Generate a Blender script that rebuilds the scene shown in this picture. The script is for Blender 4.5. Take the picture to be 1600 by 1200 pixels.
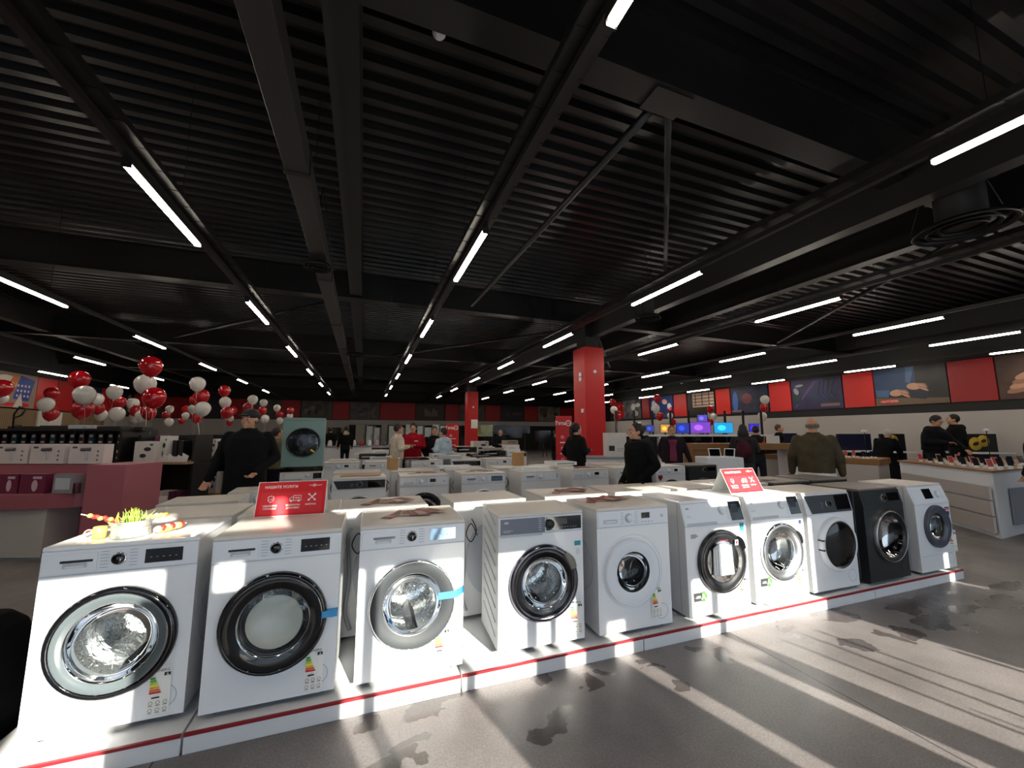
import bpy, math, random
from mathutils import Vector, Matrix
random.seed(7)
for _o in list(bpy.data.objects): bpy.data.objects.remove(_o)
scn = bpy.context.scene
COL = scn.collection
PI = math.pi
# ---------------------------------------------------------------- camera
CAMH = 1.46
FPX = 612.0
TH = math.atan(76/FPX); YAW = math.atan(232/math.hypot(FPX, 76))
cd = bpy.data.cameras.new('camera'); cd.sensor_width = 36; cd.lens = 36*FPX/1600
cd.clip_start = 0.05; cd.clip_end = 300
cam = bpy.data.objects.new('camera', cd); COL.objects.link(cam)
cam.location = (0, 0, CAMH); cam.rotation_euler = (PI/2+TH, 0, -YAW)
scn.camera = cam
scn.view_settings.view_transform = 'Standard'; scn.view_settings.look = 'None'
scn.view_settings.gamma = 1; scn.view_settings.use_curve_mapping = False
scn.view_settings.exposure = 0.8
# ---------------------------------------------------------------- daylight
SUN_AZ = math.radians(14.0); SUN_EL = math.radians(19.0); SUN_E = 9.0; SKY_E = 1.0
TUBE_E = 26.0
w = bpy.data.worlds.new('world'); scn.world = w; w.use_nodes = True
nt = w.node_tree; nt.nodes.clear()
wo = nt.nodes.new('ShaderNodeOutputWorld'); bg = nt.nodes.new('ShaderNodeBackground')
tc = nt.nodes.new('ShaderNodeTexCoord'); sx = nt.nodes.new('ShaderNodeSeparateXYZ'); cr = nt.nodes.new('ShaderNodeValToRGB')
nt.links.new(tc.outputs['Generated'], sx.inputs[0]); nt.links.new(sx.outputs['Z'], cr.inputs[0])
cr.color_ramp.elements[0].position = 0.0; cr.color_ramp.elements[0].color = (0.80, 0.86, 0.95, 1)
cr.color_ramp.elements[1].position = 0.6; cr.color_ramp.elements[1].color = (0.36, 0.52, 0.80, 1)
nt.links.new(cr.outputs[0], bg.inputs[0]); bg.inputs[1].default_value = SKY_E
nt.links.new(bg.outputs[0], wo.inputs[0])
sd = bpy.data.lights.new('sun', 'SUN'); sd.energy = SUN_E; sd.angle = math.radians(0.5); sd.color = (1.0, 0.96, 0.83)
sun = bpy.data.objects.new('sun', sd); COL.objects.link(sun)
sdir = Vector((math.sin(SUN_AZ)*math.cos(SUN_EL), -math.cos(SUN_AZ)*math.cos(SUN_EL), math.sin(SUN_EL)))
sun.rotation_euler = sdir.to_track_quat('Z', 'Y').to_euler()
WY = -1.7            # glass front of the shop, behind the camera
LX, RX, BY, CZ = -12.6, 17.6, 31.0, 6.2
pl = bpy.data.lights.new('window_daylight', 'AREA'); pl.shape = 'RECTANGLE'; pl.size = RX-LX; pl.size_y = 3.4
pl.cycles.is_portal = True
po = bpy.data.objects.new('window_daylight', pl); COL.objects.link(po)
po.location = ((LX+RX)/2, WY-0.12, 1.7); po.rotation_euler = (PI/2, 0, 0)
# ---------------------------------------------------------------- pixel helpers (1600x1200 frame)
def ray(u, v):
    r = u-800; up = 600-v
    fw = FPX*math.cos(TH)-up*math.sin(TH); z = FPX*math.sin(TH)+up*math.cos(TH)
    return r, fw, z
def P(u, v, G):                       # point seen at (u,v) whose level forward distance is G
    r, fw, z = ray(u, v); k = G/fw; r *= k
    return Vector((r*math.cos(YAW)+G*math.sin(YAW), -r*math.sin(YAW)+G*math.cos(YAW), CAMH+z*k))
def PZ(u, v, z):                      # point seen at (u,v) at height z
    r, fw, zz = ray(u, v); return P(u, v, fw*(z-CAMH)/zz)
def PY(u, v, y):
    r, fw, zz = ray(u, v); d = -r*math.sin(YAW)+fw*math.cos(YAW); return P(u, v, fw*y/d)
def PXX(u, v, x):
    r, fw, zz = ray(u, v); d = r*math.cos(YAW)+fw*math.sin(YAW); return P(u, v, fw*x/d)
# ---------------------------------------------------------------- materials
MATS = {}
def hexc(h):
    h = h.lstrip('#'); c = [int(h[i:i+2], 16)/255 for i in (0, 2, 4)]
    return tuple((x/12.92 if x <= .04045 else ((x+.055)/1.055)**2.4) for x in c)
def mat(name, col, rough=.5, metal=0, noise=0, nscale=8, bump=0, bscale=40, coat=0, emis=0, spec=.5, stretch=None):
    if name in MATS: return MATS[name]
    m = bpy.data.materials.new(name); m.use_nodes = True; MATS[name] = m
    if isinstance(col, str): col = hexc(col)
    n = m.node_tree.nodes; l = m.node_tree.links; b = n['Principled BSDF']
    b.inputs['Base Color'].default_value = (*col, 1); b.inputs['Roughness'].default_value = rough
    b.inputs['Metallic'].default_value = metal; b.inputs['Coat Weight'].default_value = coat
    b.inputs['Specular IOR Level'].default_value = spec
    m.diffuse_color = (*col, 1)
    if noise or bump:
        t = n.new('ShaderNodeTexCoord'); mp = n.new('ShaderNodeMapping'); l.new(t.outputs['Object'], mp.inputs[0])
        if stretch: mp.inputs['Scale'].default_value = stretch
    if noise:
        no = n.new('ShaderNodeTexNoise'); no.inputs['Scale'].default_value = nscale; no.inputs['Detail'].default_value = 5
        l.new(mp.outputs[0], no.inputs[0])
        r = n.new('ShaderNodeValToRGB'); l.new(no.outputs[0], r.inputs[0])
        r.color_ramp.elements[0].position = .3; r.color_ramp.elements[1].position = .7
        r.color_ramp.elements[0].color = (*[max(0, c*(1-noise)) for c in col], 1)
        r.color_ramp.elements[1].color = (*[min(1, c*(1+noise)) for c in col], 1)
        l.new(r.outputs[0], b.inputs['Base Color'])
    if bump:
        nb = n.new('ShaderNodeTexNoise'); nb.inputs['Scale'].default_value = bscale; l.new(mp.outputs[0], nb.inputs[0])
        bp = n.new('ShaderNodeBump'); bp.inputs['Strength'].default_value = bump; bp.inputs['Distance'].default_value = .01
        l.new(nb.outputs[0], bp.inputs['Height']); l.new(bp.outputs[0], b.inputs['Normal'])
    if emis:
        b.inputs['Emission Color'].default_value = (*col, 1); b.inputs['Emission Strength'].default_value = emis
    return m
def glassmat(name, tint=(.9, .95, .95), rough=.02, opac=0.0, mixmin=.06):
    if name in MATS: return MATS[name]
    m = bpy.data.materials.new(name); m.use_nodes = True; MATS[name] = m
    n = m.node_tree.nodes; l = m.node_tree.links; n.clear()
    o = n.new('ShaderNodeOutputMaterial'); t = n.new('ShaderNodeBsdfTransparent'); g = n.new('ShaderNodeBsdfGlossy')
    fr = n.new('ShaderNodeFresnel'); fr.inputs[0].default_value = 1.5
    t.inputs[0].default_value = (*tint, 1); g.inputs['Roughness'].default_value = rough
    mx = n.new('ShaderNodeMixShader'); l.new(fr.outputs[0], mx.inputs[0]); l.new(t.outputs[0], mx.inputs[1]); l.new(g.outputs[0], mx.inputs[2])
    l.new(mx.outputs[0], o.inputs[0]); return m
WHITE = mat('white_enamel', '#eceef2', .28, coat=.3)
LIDM = mat('lid_laminate', '#d8d2cc', .35)
SIDEM = mat('machine_side_sheet', '#d5d6d8', .35)
PANELW = mat('white_plastic', '#e4e8ef', .35)
GREYP = mat('grey_plastic', '#8d939c', .4)
LGREY = mat('light_grey_plastic', '#b9bec6', .4)
BLACKG = mat('black_gloss', '#0c0d10', .08, coat=.5)
BLACKP = mat('black_plastic', '#17181b', .4)
ANTHR = mat('anthracite_enamel', '#26292c', .32)
CHROME = mat('chrome', '#d8dadd', .12, 1)
SILVER = mat('satin_silver', '#b8babd', .3, 1)
STEELD = mat('dark_steel', '#6d6f74', .28, 1)
RED = mat('red_paint', '#c4161c', .45)
REDC = mat('red_print', '#d81e28', .35)
REDD = mat('red_print_dark', '#b01620', .35)
WPAPER = mat('white_paper', '#f2f1ec', .6)
BLK = mat('print_black', '#202226', .6)
BLUEP = mat('print_blue', '#20357e', .6)
TAPEB = mat('blue_tape', '#3f9bd8', .5)
TEAL = mat('teal_sticker', '#2c8f9c', .5)
WOOD = mat('light_oak', '#a8875e', .5, noise=.18, nscale=6, stretch=(1, 12, 12))
WOODB = mat('brown_board', '#8a6238', .55, noise=.15, nscale=5, stretch=(1, 10, 10))
CARD = mat('cardboard', '#b08a5e', .8, noise=.08)
BLKMET = mat('black_metal', '#08080a', .45)
GASK = mat('rubber_grey', '#5b5e62', .7)
DRUMM = mat('drum_steel', '#d4d6d8', .2, 1, bump=.6, bscale=26)
def drum_mat():
    m = DRUMM; n = m.node_tree.nodes; l = m.node_tree.links; b = n['Principled BSDF']
    t = n.new('ShaderNodeTexCoord'); v = n.new('ShaderNodeTexVoronoi'); v.inputs['Scale'].default_value = 120
    l.new(t.outputs['Object'], v.inputs[0]); r = n.new('ShaderNodeValToRGB'); l.new(v.outputs['Distance'], r.inputs[0])
    r.color_ramp.elements[0].position = .28; r.color_ramp.elements[0].color = (.08, .08, .08, 1)
    r.color_ramp.elements[1].position = .36; r.color_ramp.elements[1].color = (.78, .79, .8, 1)
    l.new(r.outputs[0], b.inputs['Base Color'])
drum_mat()
GLASS = glassmat('door_glass', (.93, .96, .96))
GLASSD = glassmat('tinted_door_glass', (.25, .26, .28))
EN = [mat('energy_%s' % k, c, .6) for k, c in zip('ABCDEFG', ['#159447', '#4fae3c', '#b6cf2e', '#f3e43a', '#f0b02c', '#e26a28', '#cf2230'])]
# ---------------------------------------------------------------- mesh builder
class M:
    def __init__(s): s.v = []; s.f = []; s.m = []; s.sm = []; s.mats = []; s.T = Matrix()
    def mi(s, m):
        if m not in s.mats: s.mats.append(m)
        return s.mats.index(m)
    def add(s, vs, fs, m, smooth=False):
        b = len(s.v); s.v += [tuple(s.T @ Vector(p)) for p in vs]; k = s.mi(m)
        for f in fs: s.f.append(tuple(i+b for i in f)); s.m.append(k); s.sm.append(smooth)
        return s
    def box(s, c, d, m, rz=0, taper=None):
        x, y, z = d[0]/2, d[1]/2, d[2]/2
        R = Matrix.Rotation(rz, 3, 'Z') if rz else None
        tp = taper or (1, 1)
        vs = []
        for k in (-1, 1):
            for a, b in ((-1, -1), (1, -1), (1, 1), (-1, 1)):
                t = tp if k > 0 else (1, 1)
                p = Vector((a*x*t[0], b*y*t[1], k*z))
                if R: p = R @ p
                vs.append(p+Vector(c))
        return s.add(vs, [(3, 2, 1, 0), (4, 5, 6, 7), (0, 1, 5, 4), (1, 2, 6, 5), (2, 3, 7, 6), (3, 0, 4, 7)], m)
    def bb(s, x0, x1, y0, y1, z0, z1, m): return s.box(((x0+x1)/2, (y0+y1)/2, (z0+z1)/2), (x1-x0, y1-y0, z1-z0), m)
    def cyl(s, a, b, r, m, r2=None, n=12, smooth=True, caps=True):
        a = Vector(a); b = Vector(b); r2 = r if r2 is None else r2
        d = (b-a).normalized(); u = d.orthogonal().normalized(); w_ = d.cross(u)
        vs = [a+(u*math.cos(t)+w_*math.sin(t))*r for t in [2*PI*i/n for i in range(n)]]
        vs += [b+(u*math.cos(t)+w_*math.sin(t))*r2 for t in [2*PI*i/n for i in range(n)]]
        s.add(vs, [(i, (i+1) % n, n+(i+1) % n, n+i) for i in range(n)], m, smooth)
        if caps: s.add(vs[:n], [tuple(range(n))[::-1]], m); s.add(vs[n:], [tuple(range(n))], m)
        return s
    def tube(s, pts, r, m, n=8):
        pts = [Vector(p) for p in pts]; rs = r if isinstance(r, (list, tuple)) else [r]*len(pts)
        vs = []; u = None
        for i, p in enumerate(pts):
            d = (pts[min(i+1, len(pts)-1)]-pts[max(i-1, 0)]).normalized()
            u = d.orthogonal().normalized() if u is None else (u-d*u.dot(d)).normalized()
            w_ = d.cross(u)
            vs += [p+(u*math.cos(2*PI*k/n)+w_*math.sin(2*PI*k/n))*rs[i] for k in range(n)]
        fs = [(i*n+k, i*n+(k+1) % n, (i+1)*n+(k+1) % n, (i+1)*n+k) for i in range(len(pts)-1) for k in range(n)]
        fs += [tuple(range(n))[::-1], tuple(range((len(pts)-1)*n, len(pts)*n))]
        return s.add(vs, fs, m, True)
    def lathe(s, prof, c, m, axis='y', n=40, smooth=True, closed=False):   # prof [(r, h)]
        c = Vector(c); vs = []
        for r, h in prof:
            for k in range(n):
                t = 2*PI*k/n; a, b = r*math.cos(t), r*math.sin(t)
                vs.append(c+(Vector((a, h, b)) if axis == 'y' else Vector((a, b, h)) if axis == 'z' else Vector((h, a, b))))
        q = len(prof); rng = q if closed else q-1
        fs = []
        for i in range(rng):
            j = (i+1) % q
            for k in range(n):
                f = (i*n+k, i*n+(k+1) % n, j*n+(k+1) % n, j*n+k)
                fs.append(f if axis != 'y' else f[::-1])
        return s.add(vs, fs, m, smooth)
    def disc(s, c, r, m, axis='y', n=32, ry=None):
        c = Vector(c); ry = ry or r
        vs = [c+(Vector((r*math.cos(t), 0, ry*math.sin(t))) if axis == 'y' else Vector((r*math.cos(t), ry*math.sin(t), 0)) if axis == 'z' else Vector((0, r*math.cos(t), ry*math.sin(t)))) for t in [2*PI*k/n for k in range(n)]]
        return s.add(vs, [tuple(range(n))], m)
    def poly(s, pts, m): return s.add(pts, [tuple(range(len(pts)))], m)
    def prism(s, pts, ext, m):
        n = len(pts); e = Vector(ext); p2 = [Vector(p)+e for p in pts]
        return s.add(list(pts)+p2, [tuple(range(n))[::-1], tuple(range(n, 2*n))]+[(i, (i+1) % n, n+(i+1) % n, n+i) for i in range(n)], m)
    def sph(s, c, r, m, n=16, k=10):
        if not isinstance(r, (tuple, list)): r = (r, r, r)
        vs = []; fs = []
        for i in range(k+1):
            a = PI*i/k
            for j in range(n):
                t = 2*PI*j/n; vs.append((c[0]+r[0]*math.sin(a)*math.cos(t), c[1]+r[1]*math.sin(a)*math.sin(t), c[2]+r[2]*math.cos(a)))
        for i in range(k):
            for j in range(n): fs.append((i*n+j, (i+1)*n+j, (i+1)*n+(j+1) % n, i*n+(j+1) % n))
        return s.add(vs, fs, m, True)
    def text(s, t, size, m, pos, rot=None, align='CENTER', bold=0.0, sx=1.0):   # default: reads from -Y, upright
        me = txt(t, bold)
        R = rot if rot is not None else Matrix.Rotation(PI/2, 4, 'X')
        T = Matrix.Translation(Vector(pos)) @ R @ Matrix.Diagonal((size*sx, size, size, 1))
        xs = [v.co.x for v in me.vertices] or [0]
        off = {'CENTER': -(min(xs)+max(xs))/2, 'LEFT': -min(xs), 'RIGHT': -max(xs)}[align]
        return s.add([T @ Vector((v.co.x+off, v.co.y-.35, v.co.z)) for v in me.vertices], [tuple(p.vertices) for p in me.polygons], m)
    def build(s, name, parent=None, bevel=0, seg=2, loc=None, rz=None, weld=True):
        me = bpy.data.meshes.new(name); me.from_pydata(s.v, [], s.f); me.validate(verbose=False)
        for q in s.mats: me.materials.append(q)
        if len(me.polygons) == len(s.f):
            me.polygons.foreach_set('material_index', s.m); me.polygons.foreach_set('use_smooth', s.sm)
        me.update()
        o = bpy.data.objects.new(name, me); COL.objects.link(o)
        if parent is not None: o.parent = parent
        if loc is not None: o.location = loc
        if rz is not None: o.rotation_euler = (0, 0, rz)
        if bevel:
            b = o.modifiers.new('bevel', 'BEVEL'); b.width = bevel; b.segments = seg; b.limit_method = 'ANGLE'; b.angle_limit = math.radians(35)
        return o
TXT = {}
def txt(t, bold=0.0):
    k = (t, bold)
    if k not in TXT:
        c = bpy.data.curves.new('t', 'FONT'); c.body = t; c.size = 1; c.resolution_u = 2; c.offset = bold
        o = bpy.data.objects.new('t', c); COL.objects.link(o)
        dg = bpy.context.evaluated_depsgraph_get()
        me = bpy.data.meshes.new_from_object(o.evaluated_get(dg)); TXT[k] = me
        bpy.data.objects.remove(o); bpy.data.curves.remove(c)
    return TXT[k]
def smooth_pts(p, n=6):
    p = [Vector(q) for q in p]; out = []
    for i in range(len(p)-1):
        a, b, c, d = p[max(i-1, 0)], p[i], p[i+1], p[min(i+2, len(p)-1)]
        for k in range(n):
            t = k/n; out.append(.5*((2*b)+(c-a)*t+(2*a-5*b+4*c-d)*t*t+(3*b-a-3*c+d)*t**3))
    return out+[p[-1]]
def tag(o, label, cat, group=None, kind=None):
    o['label'] = label; o['category'] = cat
    if group: o['group'] = group
    if kind: o['kind'] = kind
    return o
def thing(name, label, cat, loc=(0, 0, 0), rz=0, group=None):
    o = bpy.data.objects.new(name, None); COL.objects.link(o); o.empty_display_size = .1
    o.location = loc; o.rotation_euler = (0, 0, rz); return tag(o, label, cat, group)
def struct(o): o['kind'] = 'structure'; return o
def children(o): return [c for c in bpy.data.objects if c.parent == o]
KIDS = {}
def kids(o):
    if o.name not in KIDS: KIDS[o.name] = children(o)
    return KIDS[o.name]
def copy_tree(o, parent=None, loc=None, rz=None, label=None, group=None, cat=None):
    c = o.copy(); COL.objects.link(c)
    if parent is not None: c.parent = parent
    if loc is not None: c.location = loc
    if rz is not None: c.rotation_euler = (0, 0, rz)
    if label: c['label'] = label
    if group: c['group'] = group
    if cat: c['category'] = cat
    KIDS[c.name] = [copy_tree(k, c) for k in kids(o)]
    return c
# ---------------------------------------------------------------- floor
def floor_mat():
    m = mat('polished_concrete', '#6f6866', .42)
    n = m.node_tree.nodes; l = m.node_tree.links; b = n['Principled BSDF']
    t = n.new('ShaderNodeTexCoord')
    def noise(sc, det=6, vec=None, rough=.5):
        q = n.new('ShaderNodeTexNoise'); q.inputs['Scale'].default_value = sc; q.inputs['Detail'].default_value = det; q.inputs['Roughness'].default_value = rough
        l.new(vec or t.outputs['Object'], q.inputs[0]); return q
    def ramp(src, a, ca, bb_, cb):
        r = n.new('ShaderNodeValToRGB'); l.new(src, r.inputs[0])
        r.color_ramp.elements[0].position = a; r.color_ramp.elements[0].color = ca
        r.color_ramp.elements[1].position = bb_; r.color_ramp.elements[1].color = cb
        return r.outputs[0]
    def mix(f, a, b_):
        x = n.new('ShaderNodeMix'); x.data_type = 'RGBA'; l.new(f, x.inputs[0])
        for s, i in ((a, 6), (b_, 7)):
            if isinstance(s, tuple): x.inputs[i].default_value = s
            else: l.new(s, x.inputs[i])
        return x.outputs[2]
    base = ramp(noise(.9, 8, rough=.62).outputs[0], .3, (.115, .100, .099, 1), .70, (.275, .246, .242, 1))
    speck = ramp(noise(90, 2).outputs[0], .35, (.82, .82, .82, 1), .65, (1.12, 1.12, 1.12, 1))
    mu = n.new('ShaderNodeMix'); mu.data_type = 'RGBA'; mu.blend_type = 'MULTIPLY'; mu.inputs[0].default_value = 1
    l.new(base, mu.inputs[6]); l.new(speck, mu.inputs[7])
    # wet foot marks and puddles: warped ellipses at fixed floor places
    nz = noise(5, 3); sub = n.new('ShaderNodeVectorMath'); sub.operation = 'SUBTRACT'; l.new(nz.outputs['Color'], sub.inputs[0]); sub.inputs[1].default_value = (.5, .5, .5)
    sc = n.new('ShaderNodeVectorMath'); sc.operation = 'SCALE'; l.new(sub.outputs[0], sc.inputs[0]); sc.inputs[3].default_value = .32
    ad = n.new('ShaderNodeVectorMath'); l.new(t.outputs['Object'], ad.inputs[0]); l.new(sc.outputs[0], ad.inputs[1])
    prev = None
    spots = [(665, 1110, .10, .055, 20), (700, 1098, .12, .05, 35), (868, 1134, .17, .05, 15), (918, 1064, .07, .05, 40), (945, 1048, .06, .025, 0),
             (640, 1170, .09, .03, 10), (575, 1130, .10, .04, 30), (1060, 1066, .06, .03, 0), (1125, 1020, .09, .06, 20), (1092, 1012, .10, .04, 0), (1345, 1008, .13, .06, -30),
             (1300, 960, .20, .11, 0), (1290, 945, .15, .06, -30), (1395, 995, .05, .09, 20), (1420, 990, .10, .05, 10), (1455, 970, .22, .10, 10), (1490, 950, .25, .08, -10), (1420, 945, .3, .09, 0),
             (1560, 942, .3, .07, 0), (1230, 985, .16, .05, 10), (840, 1060, .09, .03, 20), (1020, 1040, .08, .02, 0), (1520, 985, .10, .03, 0), (620, 1195, .12, .03, 0), (1000, 1030, .05, .02, 0), (1570, 915, .3, .05, 0), (1460, 930, .25, .05, 0)]
    for u, v, a, c, deg in spots:
        p = PZ(u, v, 0)
        mp = n.new('ShaderNodeMapping'); mp.vector_type = 'TEXTURE'; l.new(ad.outputs[0], mp.inputs[0])
        mp.inputs['Location'].default_value = (p.x, p.y, 0); mp.inputs['Rotation'].default_value = (0, 0, math.radians(deg)); mp.inputs['Scale'].default_value = (a, c*1.3, 50)
        le = n.new('ShaderNodeVectorMath'); le.operation = 'LENGTH'; l.new(mp.outputs[0], le.inputs[0])
        if prev is None: prev = le.outputs['Value']
        else:
            mn = n.new('ShaderNodeMath'); mn.operation = 'MINIMUM'; l.new(prev, mn.inputs[0]); l.new(le.outputs['Value'], mn.inputs[1]); prev = mn.outputs[0]
    wet = ramp(prev, .88, (1, 1, 1, 1), 1.05, (0, 0, 0, 1))
    wm = n.new('ShaderNodeMath'); wm.operation = 'MULTIPLY'; l.new(wet, wm.inputs[0]); wm.inputs[1].default_value = .8
    dk = n.new('ShaderNodeMix'); dk.data_type = 'RGBA'; dk.blend_type = 'MULTIPLY'; dk.inputs[0].default_value = 1; l.new(mu.outputs[2], dk.inputs[6]); dk.inputs[7].default_value = (.34, .32, .31, 1)
    c1 = mix(wm.outputs[0], mu.outputs[2], dk.outputs[2])
    # saw-cut joints
    sx_ = n.new('ShaderNodeSeparateXYZ'); l.new(t.outputs['Object'], sx_.inputs[0])
    js = None
    for ax, off in (('X', 1.42), ('Y', .9)):
        a1 = n.new('ShaderNodeMath'); a1.operation = 'ADD'; a1.inputs[1].default_value = off+30; l.new(sx_.outputs[ax], a1.inputs[0])
        md = n.new('ShaderNodeMath'); md.operation = 'MODULO'; md.inputs[1].default_value = 3.4; l.new(a1.outputs[0], md.inputs[0])
        cp = n.new('ShaderNodeMath'); cp.operation = 'LESS_THAN'; cp.inputs[1].default_value = .008; l.new(md.outputs[0], cp.inputs[0])
        if js is None: js = cp.outputs[0]
        else:
            mx = n.new('ShaderNodeMath'); mx.operation = 'MAXIMUM'; l.new(js, mx.inputs[0]); l.new(cp.outputs[0], mx.inputs[1]); js = mx.outputs[0]
    l.new(mix(js, c1, (.02, .02, .02, 1)), b.inputs['Base Color'])
    rr = ramp(noise(2.2, 4).outputs[0], .3, (.34, .34, .34, 1), .7, (.52, .52, .52, 1))
    l.new(mix(wm.outputs[0], rr, (.16, .16, .16, 1)), b.inputs['Roughness'])
    bp = n.new('ShaderNodeBump'); bp.inputs['Strength'].default_value = .12; bp.inputs['Distance'].default_value = .003
    l.new(noise(160, 2).outputs[0], bp.inputs['Height']); l.new(bp.outputs[0], b.inputs['Normal'])
    return m
struct(M().bb(LX, RX, WY, BY, -.2, 0, floor_mat()).build('floor'))
PAVE = mat('outdoor_paving', '#9a958e', .8, noise=.2)
struct(M().bb(LX-20, RX+20, -30, WY-.02, -.3, -.06, PAVE).build('trim_1'))
# ---------------------------------------------------------------- shell
WGREY = mat('wall_grey_paint', '#8f8884', .6); WPALE = mat('wall_pale_panel', '#b5afac', .6); BLKW = mat('wall_black_paint', '#0b0b0c', .6)
def flute_mat():
    m = mat('fluted_wood_wall', '#8a6b48', .55); n = m.node_tree.nodes; l = m.node_tree.links; b = n['Principled BSDF']
    t = n.new('ShaderNodeTexCoord'); wv = n.new('ShaderNodeTexWave'); wv.bands_direction = 'Y'; wv.inputs['Scale'].default_value = 4; wv.inputs['Distortion'].default_value = .4
    l.new(t.outputs['Object'], wv.inputs[0]); r = n.new('ShaderNodeValToRGB'); l.new(wv.outputs[0], r.inputs[0])
    r.color_ramp.elements[0].color = (.075, .045, .025, 1); r.color_ramp.elements[0].position = .1
    r.color_ramp.elements[1].color = (.30, .20, .115, 1); r.color_ramp.elements[1].position = .5
    l.new(r.outputs[0], b.inputs['Base Color']); return m
FLUTE = flute_mat()
PZ0, PZ1 = 2.42, 3.72                        # printed wall panels: bottom, top
m = M(); m.bb(LX-.2, LX, WY, BY+.2, 0, CZ, BLKW); struct(m.build('wall_left'))
m = M(); m.bb(RX, RX+.2, WY, BY+.2, 0, CZ, BLKW); struct(m.build('wall_right'))
m = M(); m.bb(LX, RX, BY, BY+.2, 0, CZ, BLKW); struct(m.build('wall_back'))
m = M(); m.bb(RX-.06, RX, 4.55, 13.0, 0, 2.12, WPALE); m.bb(RX-.05, RX, 13.0, BY, 0, 2.3, WPALE)
m.bb(RX-.09, RX-.06, 4.55, 4.63, 0, 2.12, PANELW); struct(m.build('trim_2'))
YW = PXX(165, 640, LX+.06).y; m = M(); m.bb(LX, LX+.06, WY, YW, 0, 2.36, FLUTE); struct(m.build('trim_3'))
m = M(); m.bb(LX, LX+.07, YW, BY, 0, 2.36, WPALE); m.bb(LX, -1.0, BY-.06, BY, 0, 2.36, WPALE)
m.bb(-1.0, RX, BY-.3, BY, 2.02, 2.38, WPALE); m.bb(-1.0, RX, BY-.05, BY, 0, 2.02, BLKW); struct(m.build('trim_4'))
# white framed panel on the fluted wall
# shop front behind the camera: lintel, side walls and added film panels masking the sun
MASKFILM = mat('sun_mask_film', '#e8edf2', .6)  # invented film: stops direct sun and scatters it inside as soft fill
_n = MASKFILM.node_tree.nodes; _l = MASKFILM.node_tree.links; _tr = _n.new('ShaderNodeBsdfTranslucent'); _tr.inputs[0].default_value = (.42, .47, .53, 1)
_mx = _n.new('ShaderNodeMixShader'); _mx.inputs[0].default_value = .85; _l.new(_n['Principled BSDF'].outputs[0], _mx.inputs[1]); _l.new(_tr.outputs[0], _mx.inputs[2]); _l.new(_mx.outputs[0], _n['Material Output'].inputs[0])
ZL = 2.74
m = M(); m.bb(LX, RX, WY-.15, WY, ZL, CZ, BLKW); m.bb(LX, -3.6, WY-.15, WY, 0, ZL, BLKW); m.bb(9.5, RX, WY-.15, WY, 0, ZL, BLKW)
struct(m.build('wall_front'))
m = M()
m.bb(.95, 9.5, WY-.08, WY-.02, 2.19, 2.36, BLKMET); m.bb(-3.6, .95, WY-.08, WY-.02, 2.30, 2.46, BLKMET)  # transom stepped to two heights to set where its shade falls
for x in (-3.6, -2.1, -.47, 9.44): m.bb(x, x+.06, WY-.08, WY-.02, 0, ZL, BLKMET)
struct(m.build('window_1'))
SUN_MASK = [(-3.54, -.34, 0, 2.30), (.03, .99, 0, 1.62), (.09, .99, 1.62, 2.17), (.17, .39, 2.17, 2.30), (.50, .99, 2.17, 2.30), (.13, .66, 2.56, ZL), (.72, .95, 2.46, ZL), (.95, 1.02, 2.36, ZL), (1.02, 3.62, 2.36, 2.575), (1.02, 3.62, 2.625, ZL), (1.08, 1.155, 0, 2.19),
      (1.63, 1.7, 0, 2.19), (1.7, 2.06, 0, 1.42), (2.06, 2.15, 0, 2.19), (2.15, 2.22, 0, 1.57), (2.15, 2.64, 1.86, 2.19), (2.22, 2.28, 0, 1.86), (2.28, 2.40, 0, 1.42), (2.40, 2.64, 0, 1.86),
      (2.76, 3.26, 0, 2.19), (2.64, 2.76, 1.66, 2.19), (3.26, 3.36, 1.38, 2.19), (3.26, 3.36, 0, .82), (3.36, 3.52, 0, 1.34), (3.36, 3.60, 1.84, 2.19), (3.52, 3.60, 0, 1.84),
      (4.68, 6.50, 0, 2.19), (6.50, 6.57, 1.7, 2.19), (6.50, 6.57, 0, 1.35), (6.57, 9.44, 0, 2.19), (4.68, 9.44, 2.36, ZL), (-3.54, -.34, 2.46, ZL)]  # gaps between these added panels are shaped to land the sun patches
m = M()
for x0, x1, z0, z1 in SUN_MASK: m.bb(x0, x1, WY-.06, WY-.055, z0, z1, MASKFILM)
struct(m.build('sun_mask_panels'))
# added thin bars in place of unseen branches, casting dark lines on the floor
m = M()
for i, (xa, za, xb, zb) in enumerate([(3.74, .55, 3.66, 1.45), (3.83, .55, 3.90, 1.5), (3.95, .55, 3.93, 1.2), (4.02, .8, 4.12, 1.5), (4.12, .55, 4.02, 1.15), (4.22, .55, 4.27, 1.5), (4.30, .6, 4.26, 1.1), (3.7, 1.02, 4.4, 1.10)]):
    m.cyl((xa, WY-.4, za), (xb, WY-.4, zb), .009+.005*(i % 2), BLKMET, n=6)
for x in (3.55, 4.72): m.cyl((x, WY-.4, -.06), (x, WY-.4, 1.32), .02, BLKMET, n=8)
struct(m.build('trim_5'))
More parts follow.
